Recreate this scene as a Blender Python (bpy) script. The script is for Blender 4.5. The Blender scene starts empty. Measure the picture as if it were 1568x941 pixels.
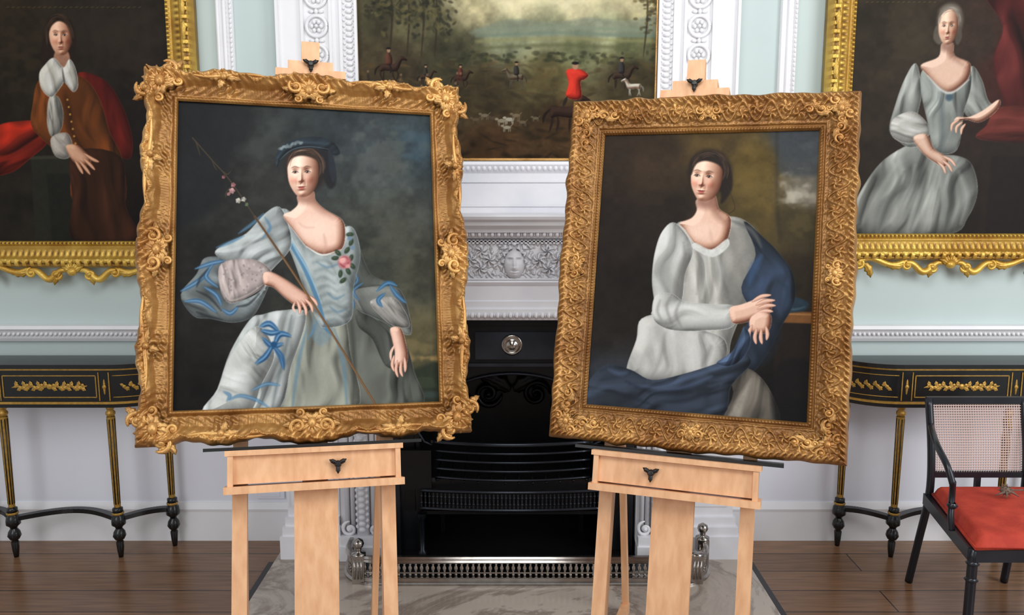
import bpy, math, numpy as np
from mathutils import Vector, Matrix
rng=np.random.default_rng(7)
pi=math.pi
def lin(c):
    c=np.clip(np.asarray(c,float)/255,0,1)
    return np.where(c<=.04045,c/12.92,((c+.055)/1.055)**2.4)
scene=bpy.context.scene
scene.view_settings.view_transform='Standard'
scene.view_settings.look='None'

# ------------------------------------------------------------ materials
def mat(name,col,rough=.5,metal=0,vcol=False,noise=0,nscale=20,bump=0,bscale=60,col2=None,spec=.5,wave=None):
    m=bpy.data.materials.new(name); m.use_nodes=True
    nt=m.node_tree; N=nt.nodes; L=nt.links
    b=N['Principled BSDF']; b.inputs['Roughness'].default_value=rough; b.inputs['Metallic'].default_value=metal
    b.inputs['Specular IOR Level'].default_value=spec
    c=lin(col); out=None
    rgb=N.new('ShaderNodeRGB'); rgb.outputs[0].default_value=(*c,1); out=rgb.outputs[0]
    tc=N.new('ShaderNodeTexCoord')
    if noise or col2 is not None:
        n=N.new('ShaderNodeTexNoise'); n.inputs['Scale'].default_value=nscale; n.inputs['Detail'].default_value=6
        src=tc.outputs['Object']
        if wave:
            mp=N.new('ShaderNodeMapping'); mp.inputs['Scale'].default_value=wave; L.new(src,mp.inputs[0]); src=mp.outputs[0]
        L.new(src,n.inputs['Vector'])
        r=N.new('ShaderNodeValToRGB'); r.color_ramp.elements[0].position=.35; r.color_ramp.elements[1].position=.65
        c2=lin(col2) if col2 is not None else c*(1-noise)
        r.color_ramp.elements[0].color=(*c2,1); r.color_ramp.elements[1].color=(*c,1)
        L.new(n.outputs['Fac'],r.inputs[0]); out=r.outputs[0]
    if vcol:
        a=N.new('ShaderNodeVertexColor'); a.layer_name='Col'
        mx=N.new('ShaderNodeMix'); mx.data_type='RGBA'; mx.blend_type='MULTIPLY'; mx.inputs[0].default_value=1
        L.new(out,mx.inputs[6]); L.new(a.outputs[0],mx.inputs[7]); out=mx.outputs[2]
    L.new(out,b.inputs['Base Color'])
    if bump:
        n2=N.new('ShaderNodeTexNoise'); n2.inputs['Scale'].default_value=bscale; n2.inputs['Detail'].default_value=4
        L.new(tc.outputs['Object'],n2.inputs['Vector'])
        bp=N.new('ShaderNodeBump'); bp.inputs['Strength'].default_value=bump; bp.inputs['Distance'].default_value=.01
        L.new(n2.outputs['Fac'],bp.inputs['Height']); L.new(bp.outputs[0],b.inputs['Normal'])
    return m
M_wall=mat('wall_paint_green',(194,208,205),.7,noise=.04,nscale=3)
M_dado=mat('dado_paint',(234,235,244),.6,noise=.03,nscale=3)
M_white=mat('white_paint',(238,237,239),.5,vcol=True,noise=.04,nscale=8)
M_marble=mat('white_marble',(244,243,246),.4,vcol=True,col2=(230,230,236),nscale=5)
M_goldA=mat('old_gilding',(224,174,104),.38,.45,vcol=True,col2=(172,120,62),nscale=9,bump=.15,bscale=160)
M_goldC=mat('bright_gilding',(230,192,90),.36,.42,vcol=True,col2=(198,152,60),nscale=10,bump=.15,bscale=120)
M_canvas=mat('oil_paint',(255,255,255),.5,vcol=True,bump=.04,bscale=700,spec=.1)
M_beech=mat('beech_wood',(232,182,138),.5,col2=(216,162,118),nscale=7,wave=(6,6,.6))
M_black=mat('black_lacquer',(22,23,24),.25,spec=.5,noise=.3,nscale=9)
M_goldp=mat('gold_paint',(196,152,70),.4,.5,noise=.3,nscale=60)
M_iron=mat('cast_iron',(16,17,20),.4,.3,noise=.4,nscale=25)
M_steel=mat('dark_steel',(66,70,78),.28,.85,noise=.35,nscale=6)
M_bright=mat('polished_steel',(186,180,174),.2,1,noise=.2,nscale=30)
M_knob=mat('black_plastic',(16,16,16),.4)
M_red=mat('red_velvet',(190,62,40),.8,col2=(166,46,28),nscale=14,bump=.2,bscale=90)
M_cane=mat('cane',(205,182,174),.6)
M_navy=mat('ebonised_wood',(26,30,38),.28,noise=.3,nscale=10)
M_slate=mat('black_slate',(18,18,20),.2,noise=.3,nscale=12)
M_back=mat('canvas_back',(90,72,50),.8)

# ------------------------------------------------------------ mesh builder
class MB:
    def __init__(s): s.V=[];s.C=[];s.F=[];s.M=[];s.S=[];s.n=0;s.T=None
    def raw(s,V,F,mat=0,col=None,smooth=True):
        V=np.asarray(V,float).reshape(-1,3)
        if s.T is not None: V=V@s.T[:3,:3].T+s.T[:3,3]
        C=np.ones((len(V),3)) if col is None else np.asarray(col,float)
        if C.ndim==1: C=np.repeat(C[:,None],3,1) if len(C)==len(V) and len(C)!=3 else np.tile(C,(len(V),1))
        n=s.n; s.V.append(V); s.C.append(C)
        if isinstance(F,np.ndarray): F=(F+n).tolist()
        else: F=[[i+n for i in f] for f in F]
        s.F+=F; s.M+=[mat]*len(F); s.S+=[smooth]*len(F); s.n+=len(V)
    def grid(s,P,cu=False,cv=False,mat=0,col=None,smooth=True):
        m,n=P.shape[:2]; I=np.arange(m*n).reshape(m,n)
        if cu: I=np.vstack([I,I[:1]])
        if cv: I=np.hstack([I,I[:,:1]])
        F=np.stack([I[:-1,:-1],I[1:,:-1],I[1:,1:],I[:-1,1:]],-1).reshape(-1,4)
        if col is not None:
            col=np.asarray(col); col=col.reshape(m*n,-1)
            if col.shape[1]==1: col=np.repeat(col,3,1)
        s.raw(P.reshape(-1,3),F,mat,col,smooth)
    def box(s,x0,x1,y0,y1,z0,z1,mat=0):
        V=[(x,y,z) for x in(x0,x1) for y in(y0,y1) for z in(z0,z1)]
        s.raw(V,[[0,1,3,2],[4,6,7,5],[0,4,5,1],[2,3,7,6],[0,2,6,4],[1,5,7,3]],mat,smooth=False)
    def bar(s,a,b,w,h,up=(0,0,1),mat=0,w2=None,h2=None):
        a=np.array(a,float);b=np.array(b,float);d=b-a;d/=np.linalg.norm(d);up=np.array(up,float)
        x=np.cross(d,up);x/=np.linalg.norm(x);y=np.cross(x,d)
        w2=w2 or w;h2=h2 or h;V=[]
        for p,ww,hh in((a,w,h),(b,w2,h2)):
            for i,j in((-1,-1),(1,-1),(1,1),(-1,1)): V.append(p+x*i*ww/2+y*j*hh/2)
        s.raw(V,[[0,3,2,1],[4,5,6,7],[0,1,5,4],[1,2,6,5],[2,3,7,6],[3,0,4,7]],mat,smooth=False)
    def prism(s,pts,z0,z1,mat=0,smooth=False):
        n=len(pts);V=[(x,y,z0) for x,y in pts]+[(x,y,z1) for x,y in pts]
        s.raw(V,[list(range(n))[::-1],list(range(n,2*n))]+[[i,(i+1)%n,n+(i+1)%n,n+i] for i in range(n)],mat,smooth=smooth)
    def mould(s,prof,x0,x1,mat=0):
        n=len(prof);V=[(x0,y,z) for y,z in prof]+[(x1,y,z) for y,z in prof]
        s.raw(V,[list(range(n)),list(range(n,2*n))[::-1]]+[[i,n+i,n+(i+1)%n,(i+1)%n] for i in range(n)],mat,smooth=False)
    def lathe(s,prof,c,k=16,mat=0,sx=1,sy=1):
        th=np.linspace(0,2*pi,k,endpoint=False)
        P=np.array([[(c[0]+r*sx*math.cos(t),c[1]+r*sy*math.sin(t),c[2]+z) for t in th] for r,z in prof])
        s.grid(P,cv=True,mat=mat)
    def ell(s,c,r,mat=0,k=8,m=6,col=None):
        th=np.linspace(0,2*pi,k,endpoint=False);ph=np.linspace(0,pi,m)
        P=np.array([[(c[0]+r[0]*math.sin(p)*math.cos(t),c[1]+r[1]*math.sin(p)*math.sin(t),c[2]+r[2]*math.cos(p)) for t in th] for p in ph])
        s.grid(P,cv=True,mat=mat)
    def tube(s,path,r,k=8,mat=0,col=None,flat=1.0,caps=True):
        path=np.asarray(path,float);n=len(path)
        r=np.full(n,r) if np.isscalar(r) else np.asarray(r,float)
        t=np.gradient(path,axis=0);t/=np.linalg.norm(t,axis=1)[:,None]+1e-12
        up=np.array([0,0,1.]) if abs(t[0,2])<.9 else np.array([1.,0,0])
        u=np.cross(t[0],up);u/=np.linalg.norm(u)
        P=[];th=np.linspace(0,2*pi,k,endpoint=False)
        for i in range(n):
            u=u-t[i]*np.dot(u,t[i]);u/=np.linalg.norm(u)+1e-12;v=np.cross(t[i],u)
            P.append(path[i]+r[i]*(np.cos(th)[:,None]*u+flat*np.sin(th)[:,None]*v))
        P=np.array(P)
        if caps: P=np.concatenate([np.tile(path[:1],(k,1))[None],P,np.tile(path[-1:],(k,1))[None]])
        s.grid(P,cv=True,mat=mat)
    def leaf(s,x,y,ang,L,Wd,z0,H,bend=0,lobes=4,mat=0,dark=.36):
        a=np.linspace(0,1,14);v=np.linspace(-1,1,9)
        an=ang+bend*a;cx=x+np.cumsum(np.cos(an))*L/14;cy=y+np.cumsum(np.sin(an))*L/14
        w=Wd*np.sin(pi*np.clip(a**.75,0,.995))**.7*(1+.2*np.sin(lobes*2*pi*a))+1e-4
        A,Vv=np.meshgrid(a,v,indexing='ij')
        px=cx[:,None]-np.sin(an)[:,None]*w[:,None]*Vv;py=cy[:,None]+np.cos(an)[:,None]*w[:,None]*Vv
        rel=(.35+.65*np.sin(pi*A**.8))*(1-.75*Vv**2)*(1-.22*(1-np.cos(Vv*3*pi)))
        s.grid(np.stack([px,py,z0+H*rel],-1),mat=mat,col=dark+(1-dark)*np.clip(rel*1.2,0,1))  # recess shade put into the vertex colour: low rims and grooves darker
    def spiral(s,x,y,a0,R,turns,dr,r0,z0,mat=0,n=26,rise=.4):
        q=np.linspace(0,1,n);th=a0+dr*turns*2*pi*q;rad=R*(1-.82*q)
        P=np.stack([x+rad*np.cos(th),y+rad*np.sin(th),z0+r0*rise*(1+q)],-1)
        s.tube(P,r0*(1.05-.35*q)*np.clip(q*6+.35,0,1),6,mat)
        s.ell((x,y,z0+r0),(r0*1.5,r0*1.5,r0*1.3),mat,8,5)
    def obj(s,name,mats,bevel=0):
        me=bpy.data.meshes.new(name);V=np.concatenate(s.V)
        me.from_pydata(V.tolist(),[],s.F)
        for m in mats: me.materials.append(m)
        me.polygons.foreach_set('material_index',s.M);me.polygons.foreach_set('use_smooth',s.S)
        C=np.concatenate(s.C);C=np.hstack([C,np.ones((len(C),1))]).astype(np.float32)
        ca=me.color_attributes.new('Col','FLOAT_COLOR','POINT');ca.data.foreach_set('color',C.ravel())
        me.update();ob=bpy.data.objects.new(name,me);scene.collection.objects.link(ob)
        if bevel:
            b=ob.modifiers.new('bevel','BEVEL');b.width=bevel;b.segments=2;b.limit_method='ANGLE';b.angle_limit=.8
        return ob

# ------------------------------------------------------------ painter
def cr(p,closed,k=5):
    p=np.asarray(p,float);n=len(p)
    if n<3: return p
    out=[];rg=range(n) if closed else range(n-1)
    for i in rg:
        if closed: a,b,c,d=p[i-1],p[i],p[(i+1)%n],p[(i+2)%n]
        else: a,b,c,d=p[max(i-1,0)],p[i],p[i+1],p[min(i+2,n-1)]
        for j in range(k):
            t=j/k;out.append(.5*((2*b)+(-a+c)*t+(2*a-5*b+4*c-d)*t*t+(-a+3*b-3*c+d)*t**3))
    if not closed: out.append(p[-1])
    return np.array(out)
def pp(s): return np.array(s.split(),float).reshape(-1,2) if isinstance(s,str) else np.asarray(s,float)
def vnoise(x,y,sc,seed):
    g=np.random.default_rng(seed).random((64,64));x=x/sc;y=y/sc
    xi=np.floor(x).astype(int);yi=np.floor(y).astype(int);fx=x-xi;fy=y-yi;fx=fx*fx*fx*(fx*(fx*6-15)+10);fy=fy*fy*fy*(fy*(fy*6-15)+10)
    a=g[yi%64,xi%64];b=g[yi%64,(xi+1)%64];c=g[(yi+1)%64,xi%64];d=g[(yi+1)%64,(xi+1)%64]
    return (a*(1-fx)+b*fx)*(1-fy)+(c*(1-fx)+d*fx)*fy-.5
def sdf(x,y,q):
    d=np.full(x.shape,1e9);ins=np.zeros(x.shape,bool)
    for k in range(len(q)):
        ax,ay=q[k-1];bx,by=q[k];ex,ey=bx-ax,by-ay;wx,wy=x-ax,y-ay
        t=np.clip((wx*ex+wy*ey)/(ex*ex+ey*ey+1e-9),0,1);d=np.minimum(d,(wx-ex*t)**2+(wy-ey*t)**2)
        if ay!=by: ins^=((ay>y)!=(by>y))&(x<(bx-ax)*(y-ay)/(by-ay)+ax)
    return np.sqrt(d)*np.where(ins,-1,1)
LV=np.array([-.50,-.42,.76]);LV/=np.linalg.norm(LV)
class Paint:
    """brush-stroke rasteriser for a flat canvas; strokes are given in drawing units of the canvas quad"""
    def __init__(s,TL,TR,BR,BL,nu,nv):
        src=[(0,1),(1,1),(1,0),(0,0)];A=[];B=[]
        for (u,v),(x,y) in zip(src,(TL,TR,BR,BL)):
            A.append([u,v,1,0,0,0,-u*x,-v*x]);B.append(x);A.append([0,0,0,u,v,1,-u*y,-v*y]);B.append(y)
        h=np.linalg.solve(np.array(A,float),np.array(B,float))
        U,V=np.meshgrid(np.linspace(0,1,nu),np.linspace(0,1,nv))
        s.U,s.Vv=U,V;w=h[6]*U+h[7]*V+1
        s.X=((h[0]*U+h[1]*V+h[2])/w).ravel();s.Y=((h[3]*U+h[4]*V+h[5])/w).ravel()
        s.C=np.zeros((nu*nv,3));s.clip=None;s.r=np.random.default_rng(3)
    def rbf(s,pts,pw=3,nz=4):
        W=0;C=0
        for x,y,c in pts:
            w=1/(((s.X-x)**2+(s.Y-y)**2)**(pw/2)+50);W=W+w;C=C+w[:,None]*np.array(c,float)
        s.C=C/W[:,None]
        n=vnoise(s.X,s.Y,28,1)*1.2+vnoise(s.X,s.Y,11,2)*.8+vnoise(s.X,s.Y,4,3)*.4
        s.C*=(1+n*nz/20)[:,None]
    def _sel(s,q,m): return np.nonzero((s.X>q[:,0].min()-m)&(s.X<q[:,0].max()+m)&(s.Y>q[:,1].min()-m)&(s.Y<q[:,1].max()+m))[0]
    def _cov(s,q,soft):
        i=s._sel(q,soft+1);return i,np.clip(.5-sdf(s.X[i],s.Y[i],q)/soft,0,1)
    def _inflate(s,x,y,q,R):
        D=[np.clip(-sdf(x+dx,y+dy,q)/R,0,1) for dx,dy in((0,0),(1.,0),(0,1.))]
        H=[R*np.sqrt(np.clip(1-(1-d)**2,0,1)+.02) for d in D]
        gx=np.clip(H[1]-H[0],-2.5,2.5);gy=np.clip(H[2]-H[0],-2.5,2.5)
        return np.clip((-gx*LV[0]-gy*LV[1]+LV[2])/np.sqrt(gx*gx+gy*gy+1),0,1)
    def _mix(s,i,al,col):
        if s.clip is not None: al=al*s.clip[i]
        s.C[i]=s.C[i]*(1-al[:,None])+np.asarray(col,float)*al[:,None]
    def P(s,pts,col,soft=1.6,a=1,sm=True,tex=.05):
        q=pp(pts);q=cr(q,True) if sm else q;i,c=s._cov(q,soft)
        n=1+tex*2*(vnoise(s.X[i],s.Y[i],7,5)+vnoise(s.X[i],s.Y[i],3,6)*.6)
        s._mix(i,c*a,np.array(col,float)[None]*n[:,None])
    def form(s,pts,col,R,soft=1.8,keep=False):
        """a rounded flesh shape with modelled tone; optionally keeps the shape as a mask for glazes"""
        q=cr(pp(pts),True);i,c=s._cov(q,soft);d=s._inflate(s.X[i],s.Y[i],q,R)
        s._mix(i,c,np.array(col,float)[None]*np.clip(.36+.80*d,0,1.05)[:,None]**np.array([.8,1.1,1.25])[None])
        if keep: s.clip=np.zeros(len(s.X));s.clip[i]=c
    def S(s,pts,w,col,a=1,soft=1.2,taper=True,sm=True):
        q=pp(pts);q=cr(q,False) if sm else q;i=s._sel(q,w+soft);x=s.X[i];y=s.Y[i]
        best=np.full(x.shape,1e9);n=len(q)-1
        for k in range(n):
            ax,ay=q[k];bx,by=q[k+1];ex,ey=bx-ax,by-ay;wx,wy=x-ax,y-ay
            t=np.clip((wx*ex+wy*ey)/(ex*ex+ey*ey+1e-9),0,1);d=np.sqrt((wx-ex*t)**2+(wy-ey*t)**2)
            ww=w/2*(np.sin(pi*np.clip((k+t)/n,.04,.96))**.6 if taper else 1);best=np.minimum(best,d-ww)
        s._mix(i,np.clip(.5-best/soft,0,1)*a,col)
    def E(s,cx,cy,rx,ry,col,a=1,soft=.25,rot=0):
        m=max(rx,ry)*1.8;i=np.nonzero((abs(s.X-cx)<m)&(abs(s.Y-cy)<m))[0];x=s.X[i]-cx;y=s.Y[i]-cy
        c_,s_=math.cos(rot),math.sin(rot);u=(x*c_+y*s_)/rx;v=(-x*s_+y*c_)/ry
        d=np.sqrt(u*u+v*v);t=np.clip((1+soft/2-d)/soft,0,1);s._mix(i,t*t*(3-2*t)*a,col)
    def cloud(s,cx,cy,rx,ry,col,a=.5,seed=11):
        u=(s.X-cx)/rx;v=(s.Y-cy)/ry;n=vnoise(s.X,s.Y*1.6,26,seed)*1.2+vnoise(s.X,s.Y*1.4,12,seed+1)*.8+vnoise(s.X,s.Y,5,seed+2)*.35
        t=np.clip(1.0-np.sqrt(u*u+v*v)+n*1.1,0,1);t=t*t*(3-2*t)*a;s.C=s.C*(1-t[:,None])+np.array(col,float)*t[:,None]
    def cloth(s,pts,base,ang,n=14,lw=4,con=.35,ln=50,soft=1.8,seed=None,tint=(1,1,1.0),R=14):
        s.P(pts,base,soft);q=cr(pp(pts),True);i,c=s._cov(q,2);b=np.array(base,float)
        sd=seed or int(s.r.integers(1,9999));X,Y=s.X[i],s.Y[i]
        a=math.radians(ang)
        def fld(X,Y):
            wx=X+vnoise(X,Y,46,sd)*26;wy=Y+vnoise(X,Y,44,sd+2)*24
            al=wx*math.cos(a)+wy*math.sin(a);pe=-wx*math.sin(a)+wy*math.cos(a)
            return vnoise(pe+500,al*.22+300,lw*3.0,sd+4)*1.25+vnoise(pe+900,al*.30,lw*1.7,sd+5)*.42
        f=fld(X,Y);K=lw*1.5
        gx=(fld(X+.7,Y)-f)/.7*K;gy=(fld(X,Y+.7)-f)/.7*K           # folds as relief, lit from the upper left
        d=np.clip((-gx*LV[0]-gy*LV[1]+LV[2])/np.sqrt(gx*gx+gy*gy+1),0,1)
        t=np.clip((d-LV[2])/.30,-1,1)*.55+np.clip(f*1.6,-1,1)*.5
        lf=np.clip(t,0,1)**1.3;dk=np.clip(-t,0,1)**1.1
        col=b[None]*(1-con*1.45*dk[:,None])
        col=col+(np.clip(b*(1+con*1.2)+12,0,226)*np.array(tint)-b)[None]*lf[:,None]
        e=s._inflate(X,Y,q,R);col=col*np.clip(.60+.52*e,.5,1.08)[:,None]
        s.C[i]=s.C[i]*(1-c[:,None])+col*c[:,None]
    def face(s,cx,cy,rx,ry,rot=0,turn=.15,skin=(222,184,164),lip=(168,84,78),lit=-1):
        sk=np.array(skin,float);c_,s_=math.cos(rot),math.sin(rot);T=turn
        def L(a,b): return (cx+(a*rx)*c_-(b*ry)*s_,cy+(a*rx)*s_+(b*ry)*c_)
        out=[L(*t) for t in((0,-1),(.6,-.86),(.93,-.4),(.93,.1),(.83,.46),(.54,.81),(.2+T*.6,.98),(-.2+T*.6,.98),(-.56,.81),(-.85,.43),(-.95,.05),(-.93,-.45),(-.6,-.86))]
        q=cr(np.array(out),True);i,c=s._cov(q,2.0);x=s.X[i]-cx;y=s.Y[i]-cy;A=(x*c_+y*s_)/rx;B=(-x*s_+y*c_)/ry
        def g(a,b,a0,b0,sa,sb): return np.exp(-((a-a0)/sa)**2-((b-b0)/sb)**2)
        def hz(a,b):
            z=1.0*np.sqrt(np.clip(1.08-(a/.98)**2*.90-(b*np.where(b>0,.92,.86))**2*.9,.01,2))
            z+=.05*g(a,b,T,-.30,.5,.09)
            for e in(-1,1):
                z+=-.14*g(a,b,T+e*.37,-.13,.19,.10)+.07*g(a,b,T+e*.37,-.065,.13,.055)+.05*g(a,b,T+e*.50,.22,.22,.16)+.04*g(a,b,T*1.25+e*.13,.30,.06,.045)-.02*g(a,b,T*1.2+e*.27,.42,.06,.12)
            z+=.13*np.exp(-((a-T*1.3)/.10)**2)*np.clip((b+.25)/.5,0,1)*(b<.42)*np.clip((.42-b)/.12,0,1)+.10*g(a,b,T*1.35,.27,.12,.07)
            z+=.045*g(a,b,T*1.1,.535,.2,.035)+.06*g(a,b,T*1.1,.63,.16,.045)-.04*g(a,b,T*1.1,.58,.2,.018)-.045*g(a,b,T*1.1,.73,.2,.05)+.06*g(a,b,T*1.05,.88,.18,.08)-.03*g(a,b,T*1.15,.45,.04,.05)
            return z
        e=.012;k=ry/rx;zx=(hz(A+e,B)-hz(A-e,B))/(2*e);zy=(hz(A,B+e)-hz(A,B-e))/(2*e)/k
        nn=np.stack([-zx,-zy,np.ones_like(zx)],-1);nn/=np.linalg.norm(nn,axis=1)[:,None]
        l=np.array([lit*.50,-.42,.76]);l/=np.linalg.norm(l);d=np.clip(nn@l,0,1)
        hl=np.clip(nn@(np.array([lit*.28,-.3,.95])/1.034),0,1)**26
        sh=np.clip(.34+.76*d,0,1.06)[:,None]
        col=sk[None]*sh**np.array([.85,1.15,1.3])[None]+hl[:,None]*np.array([12,14,14])
        bl=sum(g(A,B,T+e_*.50,.26,.24,.16) for e_ in(-1,1))[:,None]*.6+.3*g(A,B,T*1.35,.28,.12,.07)[:,None]
        col=col*(1-bl*(1-np.array([1.0,.80,.78])))
        s._mix(i,c,col);s.clip=np.zeros(len(s.X));s.clip[i]=c
        for sg in(-1,1):
            ex=T+sg*.37;w=.20
            s.P([L(ex-w*.95,-.055),L(ex-w*.3,-.11),L(ex+w*.35,-.11),L(ex+w*.95,-.055),L(ex+w*.3,-.028),L(ex-w*.3,-.028)],(176,160,150),1.0,.85,True,0)
            s.E(*L(ex+T*.12,-.07),rx*.09,ry*.052,(58,42,34),.95,.6,rot);s.E(*L(ex+T*.12,-.07),rx*.045,ry*.028,(20,15,13),.95,.6,rot);s.E(*L(ex+T*.12+lit*.03,-.083),rx*.024,ry*.014,(226,220,214),.9,.8,rot)
            s.S([L(ex-w*1.05,-.05),L(ex-w*.4,-.112),L(ex+w*.4,-.112),L(ex+w*1.08,-.05)],rx*.06,(58,36,30),.85,.8)
            s.S([L(ex-w*.9,-.148),L(ex,-.170),L(ex+w*.95,-.142)],rx*.045,sk*(.56,.42,.37),.55,1.1)
            s.S([L(ex-w*.8,-.032),L(ex,-.016),L(ex+w*.8,-.032)],rx*.035,sk*(.62,.46,.42),.6,1)
            s.S([L(ex-.22,-.245),L(ex-.02,-.305),L(ex+.24,-.255)],rx*.08,(92,66,52),.6,1.3)
            s.E(*L(T*1.27+sg*.085,.345),rx*.04,ry*.016,sk*(.4,.25,.22),.75,.9,rot)
        lp=np.array(lip,float)
        s.P([L(T*1.1-.22,.578),L(T*1.1-.07,.53),L(T*1.1,.545),L(T*1.1+.07,.53),L(T*1.1+.21,.578),L(T*1.1,.59)],lp*.82,1.0,.88,True,0)
        s.P([L(T*1.1-.19,.585),L(T*1.1,.592),L(T*1.1+.18,.585),L(T*1.1+.08,.652),L(T*1.1-.08,.652)],lp*1.08,1.0,.85,True,0)
        s.S([L(T*1.1-.22,.578),L(T*1.1-.05,.59),L(T*1.1+.05,.588),L(T*1.1+.21,.578)],rx*.035,(82,30,30),.85,.7);s.E(*L(T*1.1+lit*.05,.622),rx*.07,ry*.014,lp*1.35,.6,1,rot)
        s.clip=None
    def hand(s,lines,w,col):
        col=np.array(col,float)
        for q in lines: s.S(q,w+1.6,col*(.6,.48,.43),.85,1.4)
        for q in lines: s.S(q,w,col*(.93,.88,.86),1,1.3)
        for q in lines:
            z=pp(q)-np.array([.7,.7]);s.S(z,w*.5,np.clip(col*1.08,0,250),.7,1.6)
    def hairs(s,cx,cy,rx,ry,a0,a1,n,col,w=1.2):
        for k in range(n):
            t=a0+(a1-a0)*s.r.random();f=s.r.uniform(.75,1.05)
            P=[(cx+rx*f*math.cos(t+d),cy+ry*f*math.sin(t+d)) for d in(-.3,0,.3)]
            s.S(P,w,np.array(col)*s.r.uniform(.7,1.4),.6,1.2)
    def colors(s):
        n=vnoise(s.X,s.Y,2.2,21)*.5+vnoise(s.X*1.3+s.Y*.4,s.Y-s.X*.3,4.5,22)*.7
        return lin(np.clip(s.C*(1+n*.03)[:,None],0,255))

# --- lady with the shepherdess crook
def paint_A():
    p=Paint((269,156),(655,179),(673,616),(264,631),500,580)
    p.rbf([(280,180,(30,30,30)),(340,260,(36,36,35)),(300,420,(26,25,24)),(290,600,(20,18,17)),(400,190,(44,48,47)),(560,215,(52,58,59)),(630,235,(44,56,62)),(600,330,(62,64,58)),(640,420,(56,56,46)),(560,380,(50,52,46)),(645,520,(78,72,50)),(655,600,(40,42,31)),(400,300,(40,40,38)),(600,260,(58,63,61)),(520,190,(38,44,46))],3,5)
    p.cloud(590,250,80,50,(82,86,82),.5,31);p.cloud(640,220,50,26,(56,74,84),.6,35);p.cloud(610,370,60,50,(76,76,64),.45,41);p.cloud(400,230,60,50,(58,60,57),.4,45)
    p.P("262 150 372 162 384 195 372 222 352 240 340 300 300 340 262 330",(24,25,27),16,.75)
    p.cloud(650,548,46,9,(150,122,76),.75,51);p.cloud(655,530,40,12,(112,98,64),.5,55)
    p.P("622 578 640 563 680 558 680 640 620 640",(36,42,32),6,.9);p.cloud(650,585,30,14,(54,62,44),.5,61);p.E(655,604,18,5,(54,66,64),.6,1.2)
    p.cloth("540 462 590 480 618 520 634 570 644 622 536 628 520 540",(84,86,79),82,26,7,.42,80)
    p.cloth("470 478 522 478 536 540 546 628 432 632 446 560",(142,144,132),86,30,6,.32,90,tint=(1,1,.95))
    p.cloth("382 490 352 540 333 596 314 634 420 633 446 560 468 482 430 476 402 482",(168,173,170),108,46,5.5,.34,44)
    p.cloth("392 500 352 545 335 596 322 632 380 633 400 590 420 540",(178,180,175),40,46,4,.22,44,R=30)
    for q in("470 500 456 560 448 628","512 505 526 560 532 628"): p.S(q,6,(88,118,136),.65,3.5)
    p.P("480 486 506 486 508 514 490 530 476 512",(116,136,146),6,.6);p.S("484 490 500 506 512 516",4,(70,110,140),.7,2);p.S("470 520 478 508 484 494",4,(82,120,148),.7,2)
    p.S("446 484 436 540 424 590 416 632",6,(84,94,96),.6,5);p.S("536 480 542 560 540 628",7,(50,52,48),.6,6)
    for q in("412 624 392 612 368 606 352 612","428 590 408 588 386 598","343 600 352 606 348 614"): p.S(q,6,(62,104,138),.75,3);p.S(q,2,(136,164,184),.55,2)
    p.cloth("525 345 545 372 566 420 600 436 566 448 545 440 532 410",(76,79,73),65,12,5,.4,40)
    p.cloth("545 475 575 490 602 520 610 560 590 560 570 520 548 500",(66,68,63),60,12,5,.4,40)
    p.cloth("540 448 566 440 602 440 616 452 626 484 628 512 606 506 588 494 566 484 548 474",(118,120,115),35,26,4,.45,28)
    p.cloth("566 462 600 456 618 476 626 500 604 500 584 486",(144,140,134),60,12,2.4,.32)
    for q in("576 446 592 434 606 438","596 438 606 452 620 464","588 450 578 460 584 470"): p.S(q,7,(46,88,124),.9,2);p.S(q,2,(112,148,172),.6,2)
    for q in("554 434 540 446 548 460","526 428 532 444 524 458","536 440 546 430 540 414","532 446 540 466 534 482"): p.S(q,5,(48,86,120),.85,2.4);p.S(q,1.6,(106,142,166),.6,1.6)
    sk=(220,180,160)
    p.form("597 503 613 503 621 528 624 548 619 560 604 560 604 540 600 522",sk,10)
    p.hand(("603 545 600 558 603 568","608 552 606 566 609 577","614 553 613 567 616 576","619 548 620 560 620 569"),4,sk);p.S("604 528 598 540 598 552",4,sk,1,1.3)
    p.cloth("428 322 446 330 464 372 496 388 522 352 540 352 550 392 540 440 536 490 500 502 486 492 464 440 446 392 428 352",(152,160,158),62,34,4.6,.30,36,R=20)
    p.P("474 378 494 390 520 374 534 420 530 470 506 494 494 470 480 430",(138,146,144),6,.5)
    for k,y in enumerate(range(396,490,13)):
        x=474+(y-396)*.22;d=p.r.uniform(-3,3,6);p.S([(x+d[0],y+2),(x+16,y-4+d[1]),(x+30,y+5+d[2]),(x+42,y)],5,(190,196,192),.3,6);p.S([(x+4,y+7),(x+18+d[3],y+3),(x+32,y+10+d[4])],4,(88,100,102),.32,5)
    for q in("484 402 500 410 518 404","500 448 512 458 526 452","504 470 516 478 528 474"): p.S(q,4,(76,108,132),.5,3)
    p.S("538 356 546 396 536 446",9,(84,90,88),.6,7)
    p.S("424 322 440 366 464 408 484 456 500 506",8,(66,110,142),.85,2.4);p.S("430 334 448 376 472 418 492 466",2.6,(152,182,196),.7,2);p.S("436 322 452 356 468 380",4,(178,184,180),.7,3)
    p.cloth("404 328 426 318 440 346 444 378 424 404 404 420 388 402 352 404 328 388 344 374 376 358",(168,174,172),150,30,5,.32,34)
    p.S("392 338 414 366 424 392",8,(86,92,92),.45,6);p.S("340 386 372 378 404 356",6,(206,210,208),.5,4)
    for q in("402 328 384 344 364 358","404 334 412 350 400 366","330 380 350 372 372 362"): p.S(q,5,(78,116,144),.75,3)
    p.cloth("312 396 340 398 344 430 352 462 390 452 412 430 400 462 384 486 356 494 322 488 296 484 276 452 300 420",(104,110,110),35,46,4.2,.48,30)
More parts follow.
